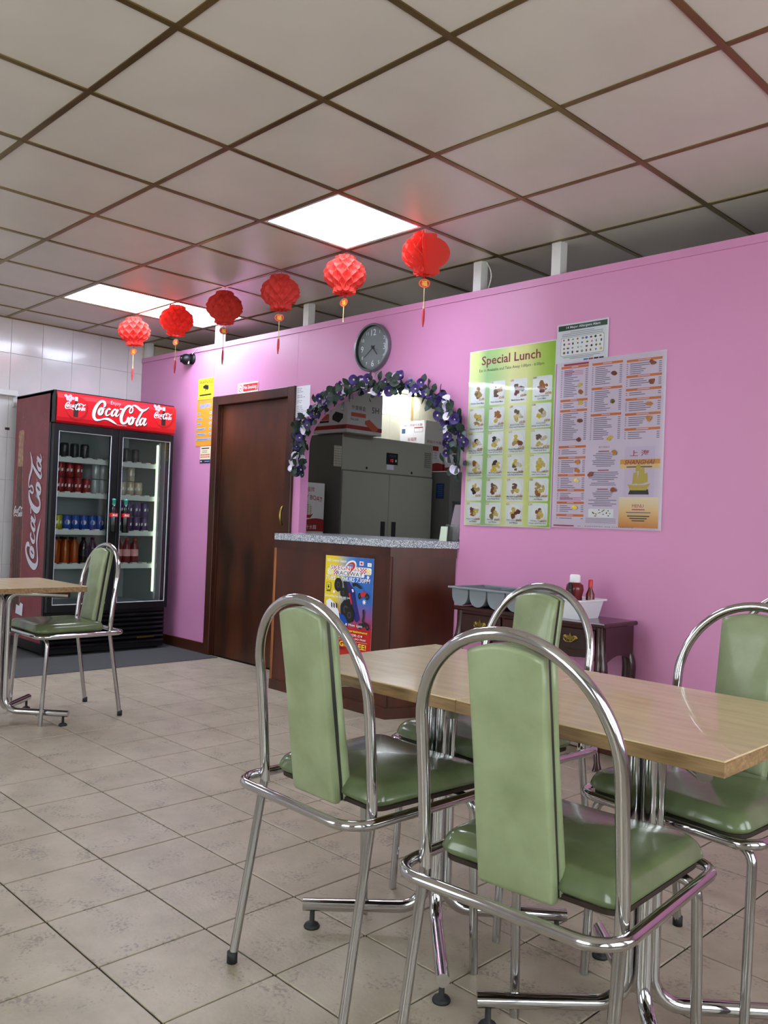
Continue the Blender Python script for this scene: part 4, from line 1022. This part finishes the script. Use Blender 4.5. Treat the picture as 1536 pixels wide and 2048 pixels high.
lines(q, 'ink_black', -4.22, -4.03, 2.082, 1, .01, .002, .05); q.rect('ink_black', -4.21, -4.04, 2.058, 2.070); lines(q, 'ink_black', -4.22, -4.03, 2.047, 2, .008, .002, .1); q.build('lettering', e_)
e_, q = sheet('drinks_list', 'orange drinks price list left of the brown door', 'sign', -4.242, -4.004, 1.652, 2.022, 'sign_orange')
q.text('ink_blue', 'DRINKS', -4.123, 1.975, .036, .155, bold=.05); q.up(); q.text('ink_blue2', 'DRINKS', -4.123, 1.975, .03, .148, bold=.0)
for k, w_ in enumerate((.04, .07, .055, .12, .13, .17)):
    z = 1.915-k*.042
    q.rect('ink_blue', -4.23, -4.23+w_, z-.008, z+.008); q.rect('ink_blue', -4.055, -4.02, z-.009, z+.009); q.up(); q.rect('ink_blue2', -4.226, -4.234+w_, z-.003, z+.003); q.rect('ink_blue2', -4.05, -4.026, z-.003, z+.003)
q.build('lettering', e_)
mat('cream_paper', '#e6dcbc', .5); mat('navy', '#20264a', .4); mat('ink_red2', '#d0603c', .5)
e_, q = sheet('licence_notice', 'small cream notice with dark blue foot below the drinks list', 'notice', -4.17, -4.018, 1.512, 1.648, 'cream_paper')
q.rect('navy', -4.17, -4.018, 1.512, 1.542); q.rect('ink_black', -4.15, -4.04, 1.627, 1.636); lines(q, 'ink_black', -4.14, -4.05, 1.612, 2, .012, .003, .4)
for k in range(5): q.rect('ink_red2', -4.16+k*.027, -4.141+k*.027, 1.573, 1.586); q.rect('ink_red2', -4.16+k*.027, -4.141+k*.027, 1.556, 1.568)
q.up(); q.rect('cream_paper', -4.16, -4.14, 1.522, 1.531); q.rect('ink_blue', -4.10, -4.03, 1.524, 1.529); q.build('lettering', e_)
mat('sign_white', '#efeef0', .3); mat('sign_red', '#cc2a22', .3)
e_, q = sheet('no_smoking_sign', 'red and white no smoking sign above the brown door', 'sign', -3.675, -3.415, 2.034, 2.112, 'sign_white', .002)
q.rect('sign_red', -3.605, -3.42, 2.046, 2.101); q.up(); q.text('sign_white', 'No Smoking.', -3.512, 2.072, .036, .165, bold=.01)
q.disc('sign_red', -3.640, 2.073, .028, n=24); q.up(); q.disc('sign_white', -3.640, 2.073, .022, n=24); q.up(); q.rect('ink_black', -3.657, -3.625, 2.069, 2.074); q.up(); q.poly('sign_red', [(-3.657, 2.055), (-3.653, 2.052), (-3.623, 2.091), (-3.627, 2.094)]); q.build('lettering', e_)
e_, q = sheet('handwritten_list', 'white handwritten sheet between the brown door and the garland', 'paper', -2.957, -2.803, 1.808, 2.028, 'paper', .0008)
mat('ink_pen', '#5c5f70', .5)
for k in range(16):
    z = 2.012-k*.0125
    if k in (3, 6, 9): continue
    a = -2.945
    for _ in range(rnd.randint(2, 3)):
        b = a+rnd.uniform(.015, .035); q.rect('ink_pen', a, b, z-.0015, z+.0015); a = b+.006
q.build('handwriting', e_)

# ---- special lunch poster
LX0, LX1, LZ0, LZ1 = -1.375, -.788, 1.096, 2.088
ramp_mat('lunch_green', 0, [(0, '#e9efb4'), (.10, '#e3eda0'), (.22, '#a9cf8e'), (.33, '#b9d98f'), (.50, '#eff0ae'), (.68, '#eeefa8'), (.85, '#c2d968'), (1, '#9cc63c')], .22, LX0, LX1)
e_, q = sheet('lunch_poster', 'green special lunch poster with rows of dish pictures on the pink wall', 'poster', LX0, LX1, LZ0, LZ1, 'paper', .001)
q.rect('lunch_green', LX0+.004, LX1-.004, LZ0+.004, LZ1-.004); q.up()
mat('title_red', '#8c2238', .3); mat('ink_gold', '#c48a1e', .3); mat('card', '#eef1f3', .2); mat('plate', '#dfe3e8', .25); mat('plate2', '#f4f5f7', .25); mat('ink_caption', '#3a3d42', .4)
lw, lh_ = LX1-LX0, LZ1-LZ0
q.text('title_red', 'Special Lunch', (LX0+LX1)/2-.005, LZ1-.068, .066, .40, bold=.012); q.text('ink_black', 'Eat in Available and Take Away 1:00pm - 6:00pm', (LX0+LX1)/2, LZ1-.118, .021, .44)
q.build('lettering', e_)
FOOD = {'n': '#c9a868', 'b': '#7d5a3c', 'o': '#b5722c', 'y': '#e6cf74', 'd': '#3a1d1c', 'g': '#8f7a3a', 'c': '#f0d23c', 'w': '#e8dcc0', 'r': '#8a4424', 'k': '#1f1a18'}
for k, v in FOOD.items(): mat('food_'+k, v, .3, noise=(140, tuple(min(1, c*.6) for c in lin(v)[:3])+(1,), 3, I1))
CARDS = [('Chicken Chow Mein', '', '5.00', 'ngn'), ('Pork Chow Mein', '', '5.00', 'gbn'), ('Beef Chow Mein', '', '5.00', 'brb'), ('Mixed Vegetable', 'Chow Mein', '4.50', 'oro'),
 ('Chicken Fried Rice', '', '5.00', 'yny'), ('Lemon Chicken with', 'Chips and Fried Rice', '5.50', 'oyo'), ('Beef Curry with', 'Chips and Fried Rice', '5.50', 'byw'), ('Curry with', 'Chips and Fried Rice', '5.00', 'gcw'),
 ('Sweet Sour Chicken', 'with Chips & Fried Rice', '5.00', 'dyw'), ('Beef with Blackbean Sauce', 'Chips & Fried Rice', '5.00', 'kyw'), ('Chicken White Mushrooms', 'Chips and Rice', '5.00', 'cnr'), ('Chicken Blackbean Sauce', 'Chips and Rice', '5.00', 'byw'),
 ('Chicken Balls with', 'Chips and Fried Rice', '5.00', 'oyw'), ('BBQ Ribs with', 'Chips and Fried Rice', '5.50', 'dcy'), ('Mixed Vegetable Curry', 'with Chips & Fried Rice', '4.50', 'cgw'), ('Chips Fried Rice', 'and Curry Sauce', '4.00', 'ycy'),
 ('', '', '4.50', 'ykn'), ('Ham Brown Beans', 'and Fried Rice', '4.00', 'brn'), ('Mini Rolls Prawn Toast', 'Onion Rings and Chips', '4.00', 'bny'), ('Fish Fingers Chips', 'and Beans', '4.00', 'noy'),
 ('Prawn Toast Chips', 'and Beans', '4.00', 'roy'), ('Sausage Chips', 'and Beans', '4.00', 'bgy'), ('Fish Cake Chips', 'and Beans', '4.00', 'yrr'), ('Chicken Nuggets', 'Chips and Pea Frit', '4.00', 'rny')]
CU = [(.025, .205), (.262, .445), (.502, .695), (.757, .968)]; CV = [(.185, .318), (.331, .464), (.470, .597), (.603, .726), (.735, .858), (.868, .988)]
for i, (l1, l2, pz, fc) in enumerate(CARDS):
    r_, c_ = divmod(i, 4); u0, u1 = LX0+CU[c_][0]*lw, LX0+CU[c_][1]*lw; v1, v0 = LZ1-CV[r_][0]*lh_, LZ1-CV[r_][1]*lh_
    q = Print(plane_y(-.003)); q.d = .0009
    q.round_rect('card', u0, u1, v0, v1, .008); q.up(); cx, cy = (u0+u1)/2+.004, v1-.058
    q.disc('plate', cx+.003, cy-.003, .045, n=20); q.up(); q.disc('plate2', cx, cy, .044, n=20); q.up()
    rn = random.Random(i*7+1)
    for k, f_ in enumerate(fc):
        a = 2.1+k*2.1+rn.uniform(-.3, .3); dd = .016
        for _ in range(5): q.disc('food_'+f_, cx+dd*math.cos(a)+rn.uniform(-.013, .013), cy+dd*math.sin(a)+rn.uniform(-.013, .013), rn.uniform(.008, .015), rn.uniform(.006, .013), 7, .25, rn); q.d += .00004
    q.up(); q.text('ink_gold', 'L%02d' % (i+1), u0+.014, v1-.007, .011, bold=.02); q.text('ink_gold', '£'+pz, u1-.022, cy-.036, .013, .038, bold=.03)
    if l1: q.text('ink_caption', l1, (u0+u1)/2, v0+(.024 if l2 else .016), .0085, min(u1-u0-.01, .006*len(l1)), bold=.01)
    if l2: q.text('ink_caption', l2, (u0+u1)/2, v0+.011, .0085, min(u1-u0-.01, .006*len(l2)), bold=.01)
    q.build('dish_card', e_)
def film(e_, x0, x1, z0, z1, Y): M().add([(x0, Y, z0), (x1, Y, z0), (x1, Y, z1), (x0, Y, z1)], [(0, 1, 2, 3)]).build('laminate_film', e_, 'laminate_film')
film(e_, LX0, LX1, LZ0, LZ1, -.0068)

# ---- price list menu
MX0, MX1, MZ0, MZ1 = -.780, -.168, 1.103, 1.962
ramp_mat('cover_orange', 2, [(0, '#d88a3a'), (.45, '#f0c98a'), (1, '#f4ead0')], .25, MZ0+.01, MZ0+.165)
mat('menu_paper', '#e3d4e8', .2); mat('menu_orange', '#d8793e', .35); mat('menu_ink', '#6a6480', .4); mat('menu_pink', '#c65a9a', .4); mat('menu_red', '#a8324a', .35); mat('gold_ship', '#c9b24a', .4); mat('cover_lilac', '#d8c6e0', .3)
e_, q = sheet('price_list_menu', 'large lilac price list menu with orange headings on the pink wall', 'poster', MX0, MX1, MZ0, MZ1, 'menu_paper', .001)
mw, mh = MX1-MX0, MZ1-MZ0
U = lambda f: MX0+f*mw
V = lambda f: MZ1-f*mh
def column(u0, u1, heads, end):
    hs = heads+[end]
    for a, b in zip(hs[:-1], hs[1:]):
        q.rect('menu_orange', U(u0), U(u1), V(a+.008), V(a-.006)); n = max(1, int((b-a-.022)/.0112))
        q.up(); q.rect('menu_paper', U(u0+.1), U(u1-.1), V(a+.003), V(a-.002)); q.d -= .0003
        for k in range(n):
            v = a+.019+k*.0112; q.rect('menu_ink', U(u0), U(u0+.012), V(v+.0018), V(v-.0018)); q.rect('menu_ink', U(u0+.03), U(u0+.03+(u1-u0-.1)*rnd.uniform(.45, .95)), V(v+.002), V(v-.002)); q.rect('menu_ink', U(u1-.028), U(u1-.004), V(v+.002), V(v-.002))
column(.045, .31, [.035, .235, .297], .495); q.rect('menu_red', U(.07), U(.31), V(.026), V(.014)); column(.045, .31, [.515, .58, .685, .775, .85, .925], .955)
column(.345, .625, [.035, .18, .335], .495); column(.66, .965, [.04, .13, .205, .26, .345, .43], .5)
for v in (.06, .07, .08): q.rect('menu_pink', U(.075), U(.26), V(v+.003), V(v))
for v in (.82, .832): q.rect('menu_pink', U(.07), U(.28), V(v+.004), V(v))
for (u, v, f_) in ((.24, .145, 'y'), (.24, .19, 'o'), (.245, .255, 'y'), (.245, .36, 'r'), (.24, .478, 'r'), (.55, .10, 'r'), (.54, .26, 'g'), (.53, .475, 'c'), (.89, .062, 'r'), (.885, .17, 'r'), (.87, .29, 'o'), (.87, .375, 'o'), (.235, .61, 'o'), (.245, .66, 'o'), (.235, .72, 'y'), (.22, .88, 'c'), (.58, .56, 'o'), (.37, .685, 'r'), (.58, .775, 'r')):
    for k in range(4): q.d += .0001; q.disc('food_'+f_, U(u)+rnd.uniform(-.008, .008), V(v)+rnd.uniform(-.005, .005), .012, .009, 8, .3, rnd)
q.d = .0003; q.text('menu_red', 'SET MEALS', U(.48), V(.525), .009)
for (v, n) in ((.55, 8), (.66, 8), (.77, 9)):
    q.rect('menu_red', U(.43), U(.53), V(v+.003), V(v-.003))
    for k in range(n): w_ = rnd.uniform(.05, .14); q.rect('menu_ink', U(.48-w_), U(.48+w_), V(v+.012+k*.0105+.002), V(v+.012+k*.0105-.002))
q.rect('plate2', U(.355), U(.585), V(.935), V(.885)); q.up()
for k in range(22): q.disc('food_'+rnd.choice('gnbk'), U(.365+rnd.random()*.21), V(.89+rnd.random()*.04), .004, .003, 6)
for k in range(4): q.rect('menu_ink', U(.33), U(.61), V(.942+k*.008), V(.940+k*.008))
q.rect('menu_red', U(.02), U(.22), V(.992), V(.984))
for k in range(30): q.rect(rnd.choice(['ink_black', 'food_o', 'leaflet_green', 'ink_blue2']), U(.26+k*.017), U(.268+k*.017), V(.990), V(.986))
q.rect('cover_lilac', U(.67), U(.93), V(.815), V(.53)); q.rect('cover_orange', U(.632), U(.975), V(.988), V(.815)); q.up()
mat('band_cream', '#eccb8e', .3); q.rect('sign_orange', U(.632), U(.975), V(.628), V(.602)); q.rect('band_cream', U(.632), U(.975), V(.654), V(.628)); q.up()
q.text('menu_red', '上 海', U(.80), V(.567), .03, .10, bold=.01); q.text('title_red', 'SHANGHAI', U(.80), V(.618), .022, .16, shear=.3, bold=.01); q.rect('ink_pen', U(.69), U(.91), V(.648), V(.641))
u, v = U(.80), V(.80)
q.poly('ink_black', [(u-.055, v), (u+.055, v), (u+.05, v+.025), (u-.045, v+.022)]); q.poly('gold_ship', [(u-.045, v+.02), (u+.04, v+.02), (u+.062, v+.055), (u+.03, v+.045), (u-.03, v+.045), (u-.06, v+.05)])
for du, dz, ww, hh in ((-.02, .05, .03, .06), (.012, .05, .04, .08), (-.005, .11, .028, .04), (.035, .055, .025, .05)): q.poly('gold_ship', [(u+du-ww/2, v+dz), (u+du+ww/2, v+dz+.004), (u+du+ww*.4, v+dz+hh), (u+du-ww*.3, v+dz+hh-.006)])
q.text('menu_red', 'MENU', u, V(.865), .016); q.rect('menu_red', U(.75), U(.86), V(.888), V(.883)); q.rect('menu_ink', U(.70), U(.91), V(.904), V(.899))
for k in range(3): q.rect('ink_caption', U(.71+.02*k), U(.90-.02*k), V(.925+.013*k), V(.919+.013*k))
q.build('lettering', e_); film(e_, MX0, MX1, MZ0, MZ1, -.0072)
# ---- allergens notice
e_, q = sheet('allergen_notice', 'white allergen notice with dark green heading above the price list', 'notice', -.786, -.482, 1.957, 2.160, 'laminate', .001, -.0042)
mat('dark_green', '#1f4a3a', .25); mat('soft_grey', '#8b9490', .4)
q.rect('dark_green', -.778, -.49, 2.125, 2.152); q.up(); q.text('sign_white', '14 Major Allergens Alert', -.63, 2.138, .016, .20, bold=.01)
for k, w_ in enumerate((.07, .12, .12)): q.rect('soft_grey', -.634-w_, -.634+w_, 2.112-k*.009, 2.115-k*.009)
q.round_rect('soft_grey', -.76, -.505, 1.992, 2.088, .008); q.up(); q.round_rect('sign_white', -.758, -.507, 1.994, 2.086, .008); q.up()
for r_ in range(4):
    for c_ in range(9): q.disc(rnd.choice(['food_r', 'food_b', 'soft_grey', 'ink_blue2', 'menu_pink', 'food_c', 'leaflet_green', 'ink_black', 'food_g']), -.74+c_*.027+rnd.uniform(-.004, .004), 2.075-r_*.022, rnd.uniform(.004, .009), rnd.uniform(.004, .008), 7)
for k, w_ in enumerate((.11, .07)): q.rect('soft_grey', -.634-w_, -.634+w_, 1.983-k*.008, 1.986-k*.008)
for k, c_ in enumerate(('ink_blue2', 'menu_red', 'ink_black', 'navy')): q.rect(c_, -.62+k*.03, -.594+k*.03, 1.960, 1.968)
q.build('lettering', e_); film(e_, -.786, -.482, 1.957, 2.160, -.0085)

# ---- raceway poster on the counter front
RX0, RX1, RZ0, RZ1 = -2.122, -1.704, .290, .884
e_, q = sheet('raceway_poster', 'yellow blue and red raceway poster on the counter front', 'poster', RX0, RX1, RZ0, RZ1, 'paper', .001, -.3875)
mt = ramp_mat('race_bg', 0, [(0, '#f0d426'), (.22, '#edd02a'), (.5, '#5d92c8'), (.65, '#3a74c4'), (1, '#3566b8')], .25, RX0, RX1)
nt = mt.node_tree; bs = nt.nodes['Principled BSDF']; src = bs.inputs['Base Color'].links[0].from_socket
ge = nt.nodes.new('ShaderNodeNewGeometry'); sp = nt.nodes.new('ShaderNodeSeparateXYZ'); nt.links.new(ge.outputs['Position'], sp.inputs[0])
mr = nt.nodes.new('ShaderNodeMapRange'); mr.inputs['From Min'].default_value = RZ0+.17; mr.inputs['From Max'].default_value = RZ0+.34; mr.inputs['To Min'].default_value = 1; mr.inputs['To Max'].default_value = 0
nt.links.new(sp.outputs[2], mr.inputs['Value']); mx = nt.nodes.new('ShaderNodeMix'); mx.data_type = 'RGBA'; nt.links.new(mr.outputs[0], mx.inputs['Factor']); nt.links.new(src, mx.inputs['A']); mx.inputs['B'].default_value = lin('#c02420'); nt.links.new(mx.outputs['Result'], bs.inputs['Base Color'])
q.rect('race_bg', RX0, RX1, RZ0, RZ1); q.up()
W, Hh = RX1-RX0, RZ1-RZ0
U = lambda f: RX0+f*W
V = lambda f: RZ1-f*Hh
mat('race_white', '#f2f2f2', .3); mat('race_red', '#c62a2a', .3); mat('race_yellow', '#f2de3a', .3); mat('tyre', '#171617', .4); mat('truck_blue', '#26246a', .3); mat('hub_grey', '#4a4640', .4)
q.text('race_white', '2021 Summer Season', U(.24), V(.046), .017, .17, shear=.15, bold=.012)
q.round_rect('race_white', U(.10), U(.74), V(.136), V(.094), .008); q.round_rect('race_white', U(.22), U(.82), V(.192), V(.136), .008)
q.round_rect('race_white', U(.72), U(.96), V(.160), V(.094), .01); q.round_rect('race_white', U(.05), U(.25), V(.192), V(.128), .01); q.up()
for fu, fv, sx in ((.735, .100, 1), (.06, .134, -1)):
    for a in range(8):
        for b in range(4):
            if (a+b) % 2 == 0: q.rect('race_red' if (a < 5) == (sx > 0) else 'race_yellow', U(fu+a*.025), U(fu+a*.025+.025), V(fv+b*.0135+.0135), V(fv+b*.0135))
q.up(); q.text('race_red', 'SKEGNESS', U(.42), V(.115), .0235, .25, bold=.0); q.text('ink_black', 'RACEWAY', U(.52), V(.166), .0235, .225, bold=.0)
def sw(m_, pts): q.brush(m_, [(x*W, -y*Hh, w_*W) for x, y, w_ in pts], lambda a, b: (RX0+a, RZ1+b))
q.up(); sw('race_white', [(.43, .095, .01), (.50, .062, .045), (.60, .054, .06), (.63, .085, .05), (.57, .13, .03), (.48, .185, .01)]); q.up(); sw('race_red', [(.46, .09, .005), (.52, .066, .02), (.59, .062, .035), (.615, .088, .035), (.555, .135, .02), (.48, .19, .008)])
q.up(); q.text('race_white', 'TUES & THURS 7.30PM', U(.485), V(.222), .026, .385, shear=.2, bold=.012)
q.rect('race_white', U(.72), U(.80), V(.075), V(.035)); q.rect('race_white', U(.88), U(.96), V(.08), V(.045)); q.up(); q.rect('race_red', U(.74), U(.78), V(.065), V(.045)); q.rect('leaflet_green', U(.90), U(.94), V(.07), V(.055))
def star(u, v, r_):
    q.poly('race_white', [(U(u)+r_*(1 if k % 2 == 0 else .4)*math.cos(k*PI/8), V(v)+r_*(1 if k % 2 == 0 else .4)*math.sin(k*PI/8)) for k in range(16)])
star(.90, .185, .016); star(.84, .425, .019); star(.21, .36, .012)
q.round_rect('ink_black', U(.04), U(.14), V(.345), V(.27), .006); q.up(); q.round_rect('race_yellow', U(.048), U(.132), V(.341), V(.274), .005); q.up(); q.disc('ink_black', U(.09), V(.315), .008); q.rect('ink_black', U(.06), U(.12), V(.295), V(.290)); q.rect('ink_black', U(.045), U(.135), V(.362), V(.352))
K = lambda pts: [(U(a), V(b)) for a, b in pts]
q.poly('truck_blue', K(((.40, .245), (.52, .242), (.57, .28), (.64, .32), (.68, .42), (.70, .47), (.77, .60), (.70, .635), (.60, .57), (.50, .46), (.44, .36)))); q.up()
q.poly('ink_black', K(((.40, .255), (.46, .245), (.56, .40), (.66, .55), (.60, .57), (.46, .38)))); q.poly('race_red', K(((.52, .36), (.55, .35), (.60, .45), (.58, .47)))); q.poly('race_white', K(((.58, .315), (.61, .31), (.63, .335), (.60, .345)))); q.up()
for u, v, r_ in ((.30, .285, .036), (.41, .36, .026), (.48, .52, .048), (.56, .57, .04)): q.disc('tyre', U(u), V(v), r_, r_*1.15, 22, .04, rnd); q.up(); q.disc('hub_grey', U(u), V(v), r_*.42, r_*.5, 14); q.up(); q.disc('tyre', U(u), V(v), r_*.25, r_*.3, 12); q.up()
q.poly('race_white', K(((.06, .46), (.14, .43), (.26, .47), (.34, .55), (.42, .62), (.34, .66), (.18, .58), (.08, .52)))); q.up()
for a in (.17, .22, .27): q.poly('ink_black', K(((a, .465), (a+.03, .475), (a+.035, .525), (a+.005, .51))))
q.poly('can_blue', K(((.34, .56), (.46, .58), (.55, .65), (.50, .69), (.38, .64))))
for u, v in ((.83, .35), (.86, .64)):
    for du in (-.07, .08): q.disc('tyre', U(u+du), V(v+.02), .014, .018, 14); q.up(); q.disc('hub_grey', U(u+du), V(v+.02), .007, .009, 10)
    q.poly('race_red' if v < .5 else 'ink_black', K(((u-.06, v), (u, v-.03), (u+.07, v-.02), (u+.03, v+.02), (u-.03, v+.03))))
q.poly('ink_black', K(((.60, .255), (.68, .245), (.78, .275), (.81, .30), (.76, .30), (.68, .275), (.62, .29)))); q.poly('ink_black', K(((.83, .50), (.87, .49), (.87, .58), (.85, .62), (.82, .61), (.84, .56))))
q.up(2); q.text('race_white', 'Carnival Day Sun 25th July 1pm', U(.30), V(.405), .016, .225, shear=.12, bold=.012)
q.text('race_white', 'Sun & Mon 1pm', U(.60), V(.665), .019, .20, shear=.12, bold=.015)
q.text('race_yellow', 'Great Family Entertainment', U(.49), V(.722), .018, .385, shear=.25, bold=.015); q.text('race_white', 'Prices - ADULT    SENIOR: £14', U(.45), V(.757), .014, .33, bold=.012)
q.text('race_white', '(13 to 15 yrs):    UNDER GO FREE', U(.50), V(.793), .012, .35, bold=.01); q.rect('race_white', U(.05), U(.95), V(.818), V(.816))
q.text('race_yellow', 'KIDS GO FREE!', U(.50), V(.858), .032, .36, bold=.02); q.text('ink_black', '921058', U(.34), V(.905), .015, .10, bold=.015)
q.build('artwork', e_)

# ---- flower garland round the arch
gl = tag(empty('flower_garland', (0, 0, 0)), 'garland of purple and white artificial flowers along the arched hatch', 'garland')
gcx, gaw = acx+.028, aw-.03
path = [(gcx-gaw+.005, 1.40), (gcx-gaw, 1.50), (gcx-gaw, 1.58)]
path += [(gcx-(gaw+.003)*math.cos(t), AZ+(AB+.01)*math.sin(t)) for t in [PI*(k+.6)/20.2 for k in range(20)]] + [(gcx+gaw, 1.56), (gcx+gaw-.004, 1.46), (gcx+gaw-.015, 1.36)]
pth = catmull(path, 5)
M().tube([(x, -.036, z) for x, z in pth], .012, 6).build('stem', gl, 'garland_leaf')
lf = M().use('garland_leaf'); 
vs = []; fs = []
for k in range(5):
    t = k/4; w_ = .021*math.sin(PI*min(1, t*.92+.06)); vs += [(-w_, t*.055, .004*math.sin(PI*t)), (0, t*.055, .004*math.sin(PI*t)-.003), (w_, t*.055, .004*math.sin(PI*t))]
for k in range(4): fs += [(3*k, 3*k+1, 3*k+4, 3*k+3), (3*k+1, 3*k+2, 3*k+5, 3*k+4)]
lf.add(vs, fs, True); leaf_me = lf.mesh('leaf')
def flower(col):
    g = M().use(col)
    for p_ in range(5):
        a = 2*PI*p_/5; ca, sa = math.cos(a), math.sin(a)
        pts = [(0, 0, .002), (.011, .010, .008), (.014, .022, .014), (.0, .027, .012), (-.014, .022, .014), (-.011, .010, .008)]
        g.add([(x*ca-y*sa, x*sa+y*ca, z) for x, y, z in pts], [(0, 1, 2, 3), (0, 3, 4, 5)], True)
    g.use('petal_yellow').lathe([(.006, .004), (.004, .010), (.001, .011)], n=6)
    return g.mesh('flower')
FM = [flower('petal_purple'), flower('petal_white')]
rg = random.Random(21); L = len(pth)
def gspot(spread, depth):
    i = rg.uniform(0, L-1.01); k = int(i); (x, z), (x2, z2) = pth[k], pth[k+1]
    t = Vector((x2-x, z2-z)); t.normalize(); s_ = max(-.055, min(.055, rg.gauss(0, spread))); return x-t.y*s_+rg.uniform(-.01, .01), -rg.uniform(*depth), z+t.x*s_+rg.uniform(-.01, .01)
for k in range(290): 
    p_ = gspot(.034, (.03, .10))
    while True:
        er = (rg.uniform(.7, 2.4), rg.uniform(0, 6.28), rg.uniform(-1, 1))
        if (Euler(er).to_matrix() @ Vector((0, 1, 0))).y < .2: break
    part('leaf', leaf_me, gl, p_, er, (rg.uniform(.75, 1.2),)*3)
for k in range(100):
    p_ = gspot(.036, (.05, .095)); part('flower', FM[1 if rg.random() < .28 else 0], gl, p_, (PI/2+rg.uniform(-.6, .6), rg.uniform(-.5, .5), rg.uniform(-.2, .9)), (rg.uniform(.85, 1.3),)*3)

# ---- red honeycomb lanterns
mat('gold_print', '#e0b23a', .4, .2); mat('medal_red', '#b3202c', .4); mat('cord_gold', '#c9b26a', .5); mat('tassel_red', '#b51f26', .6)
PROF = [(.106, .028), (.102, .056), (.092, .064), (.082, .062), (.074, .078), (.056, .103), (.032, .119), (.006, .126), (-.020, .123), (-.045, .110), (-.064, .090), (-.076, .070), (-.086, .066), (-.098, .070), (-.106, .064), (-.108, .030)]
def lantern_ball(gap=None):
    prof = catmull(PROF, 4); nv = len(prof); cols = 12; nu = cols*10; g = M()
    a0, a1 = (0, 2*PI) if gap is None else gap
    vs = []; arc = 0; s_ = []
    for i, (z, r_) in enumerate(prof):
        if i: arc += math.hypot(z-prof[i-1][0], r_-prof[i-1][1])
        s_.append(arc)
    for i, (z, r_) in enumerate(prof):
        b = s_[i]/arc*4.0
        for k in range(nu+1):
            a = a0+(a1-a0)*k/nu; ph = k/nu*cols*(a1-a0)/(2*PI)
            f1, f2 = abs(math.sin(PI*(ph+b)/1.)), abs(math.sin(PI*(ph-b)/1.)); d = min(f1, f2)
            rr = r_*(1-.30*min(1, d*1.3)**.8); vs.append((rr*math.cos(a), rr*math.sin(a), z))
    fs = [(i*(nu+1)+k, (i+1)*(nu+1)+k, (i+1)*(nu+1)+k+1, i*(nu+1)+k+1) for i in range(nv-1) for k in range(nu)]
    g.add(vs, fs, False)
    if gap is not None:
        for a in (a0, a1): g.add([(0, 0, prof[0][0])]+[(r_*math.cos(a), r_*math.sin(a), z) for z, r_ in prof]+[(0, 0, prof[-1][0])], [tuple(range(nv+2))])
    return g.use('red_tissue').mesh('paper_ball') if False else g
ballA = lantern_ball(); ballA.mats = ['red_tissue']; ballA = ballA.mesh('paper_ball')
ballB = lantern_ball((math.radians(48), math.radians(305))); ballB.mats = ['red_tissue']; ballB = ballB.mesh('paper_ball')
md = M(); md.prism([(.030*math.cos(t)*(1.0), .024*math.sin(t)) for t in [2*PI*k/20 for k in range(20)]], lambda u, v, d: (u, -d, v), -.001, .001); md.mats = ['medal_red']; md_me = md.mesh('medallion')
mp_ = Print(lambda u, v, d=0.: (u, -.001-d, v)); mp_.d = .0003
for k in range(20):
    t0, t1 = 2*PI*k/20, 2*PI*(k+1)/20; mp_.poly('gold_print', [(.025*math.cos(t0), .0195*math.sin(t0)), (.0265*math.cos(t0), .021*math.sin(t0)), (.0265*math.cos(t1), .021*math.sin(t1)), (.025*math.cos(t1), .0195*math.sin(t1))])
mp_.text('gold_print', '福', 0, 0, .029, bold=.02); mp_me = mp_.mesh('character')
LANT = [(-4.215, 0, 0.4, 1, 'pale-lit red honeycomb paper lantern hanging nearest the tiled wall'),
        (-3.6, 0, .2, 1, 'red honeycomb paper lantern second from the tiled wall'),
        (-3.0, 0, 1.3, 2, 'dark red honeycomb paper lantern third from the tiled wall'),
        (-2.4, 0, .75, 1, 'red honeycomb paper lantern fourth from the tiled wall'),
        (-1.81, 0, .1, 0, 'bright red honeycomb paper lantern without tassel, fifth from the tiled wall'),
        (-1.195, 1, .78, 1, 'split red honeycomb paper lantern hanging beside the square light panel')]
for i, (x, var, ry, tas, lb) in enumerate(LANT):
    zc = 2.474 if i else 2.478
    e_ = tag(empty('paper_lantern', (x, -.6, zc)), lb, 'lantern', 'red paper lanterns')
    part('paper_ball', ballB if var else ballA, e_, (0, 0, 0), (rg.uniform(-.08, .08), rg.uniform(-.08, .08), 0 if var else rg.uniform(0, 6)))
    M().tube([(0, 0, .10), (.003, 0, .118), (0, 0, 2.6062-zc)], .0012, 5).build('string', e_, 'tassel_red')
    M().tube([(0, 0, -.106), (0, 0, -.132)], .0012, 5).build('cord', e_, 'tassel_red')
    mo = part('medallion', md_me, e_, (0, 0, -.155), (0, 0, ry)); part('character', mp_me, mo)
    if tas:
        M().tube([(0, 0, -.178), (.001, 0, -.278)], .0022, 6).build('cord', e_, 'cord_gold' if tas == 1 else 'tassel_red')
        M().tube([(.001, 0, -.272), (.001, 0, -.285)], .005, 8).build('bead', e_, 'cord_gold')
        M().tube([(.001, 0, -.283), (.001, 0, -.30), (.0, 0, -.34), (-.001, 0, -.378)], [.0045, .007, .0075, .003], 8).build('tassel', e_, 'tassel_red')
    else:
        M().tube([(0, 0, -.178), (-.001, 0, -.255)], .0022, 6).build('cord', e_, 'cord_gold'); M().lathe([(.001, -.268), (.005, -.262), (.001, -.254)], n=8).build('bead', e_, 'cord_gold')
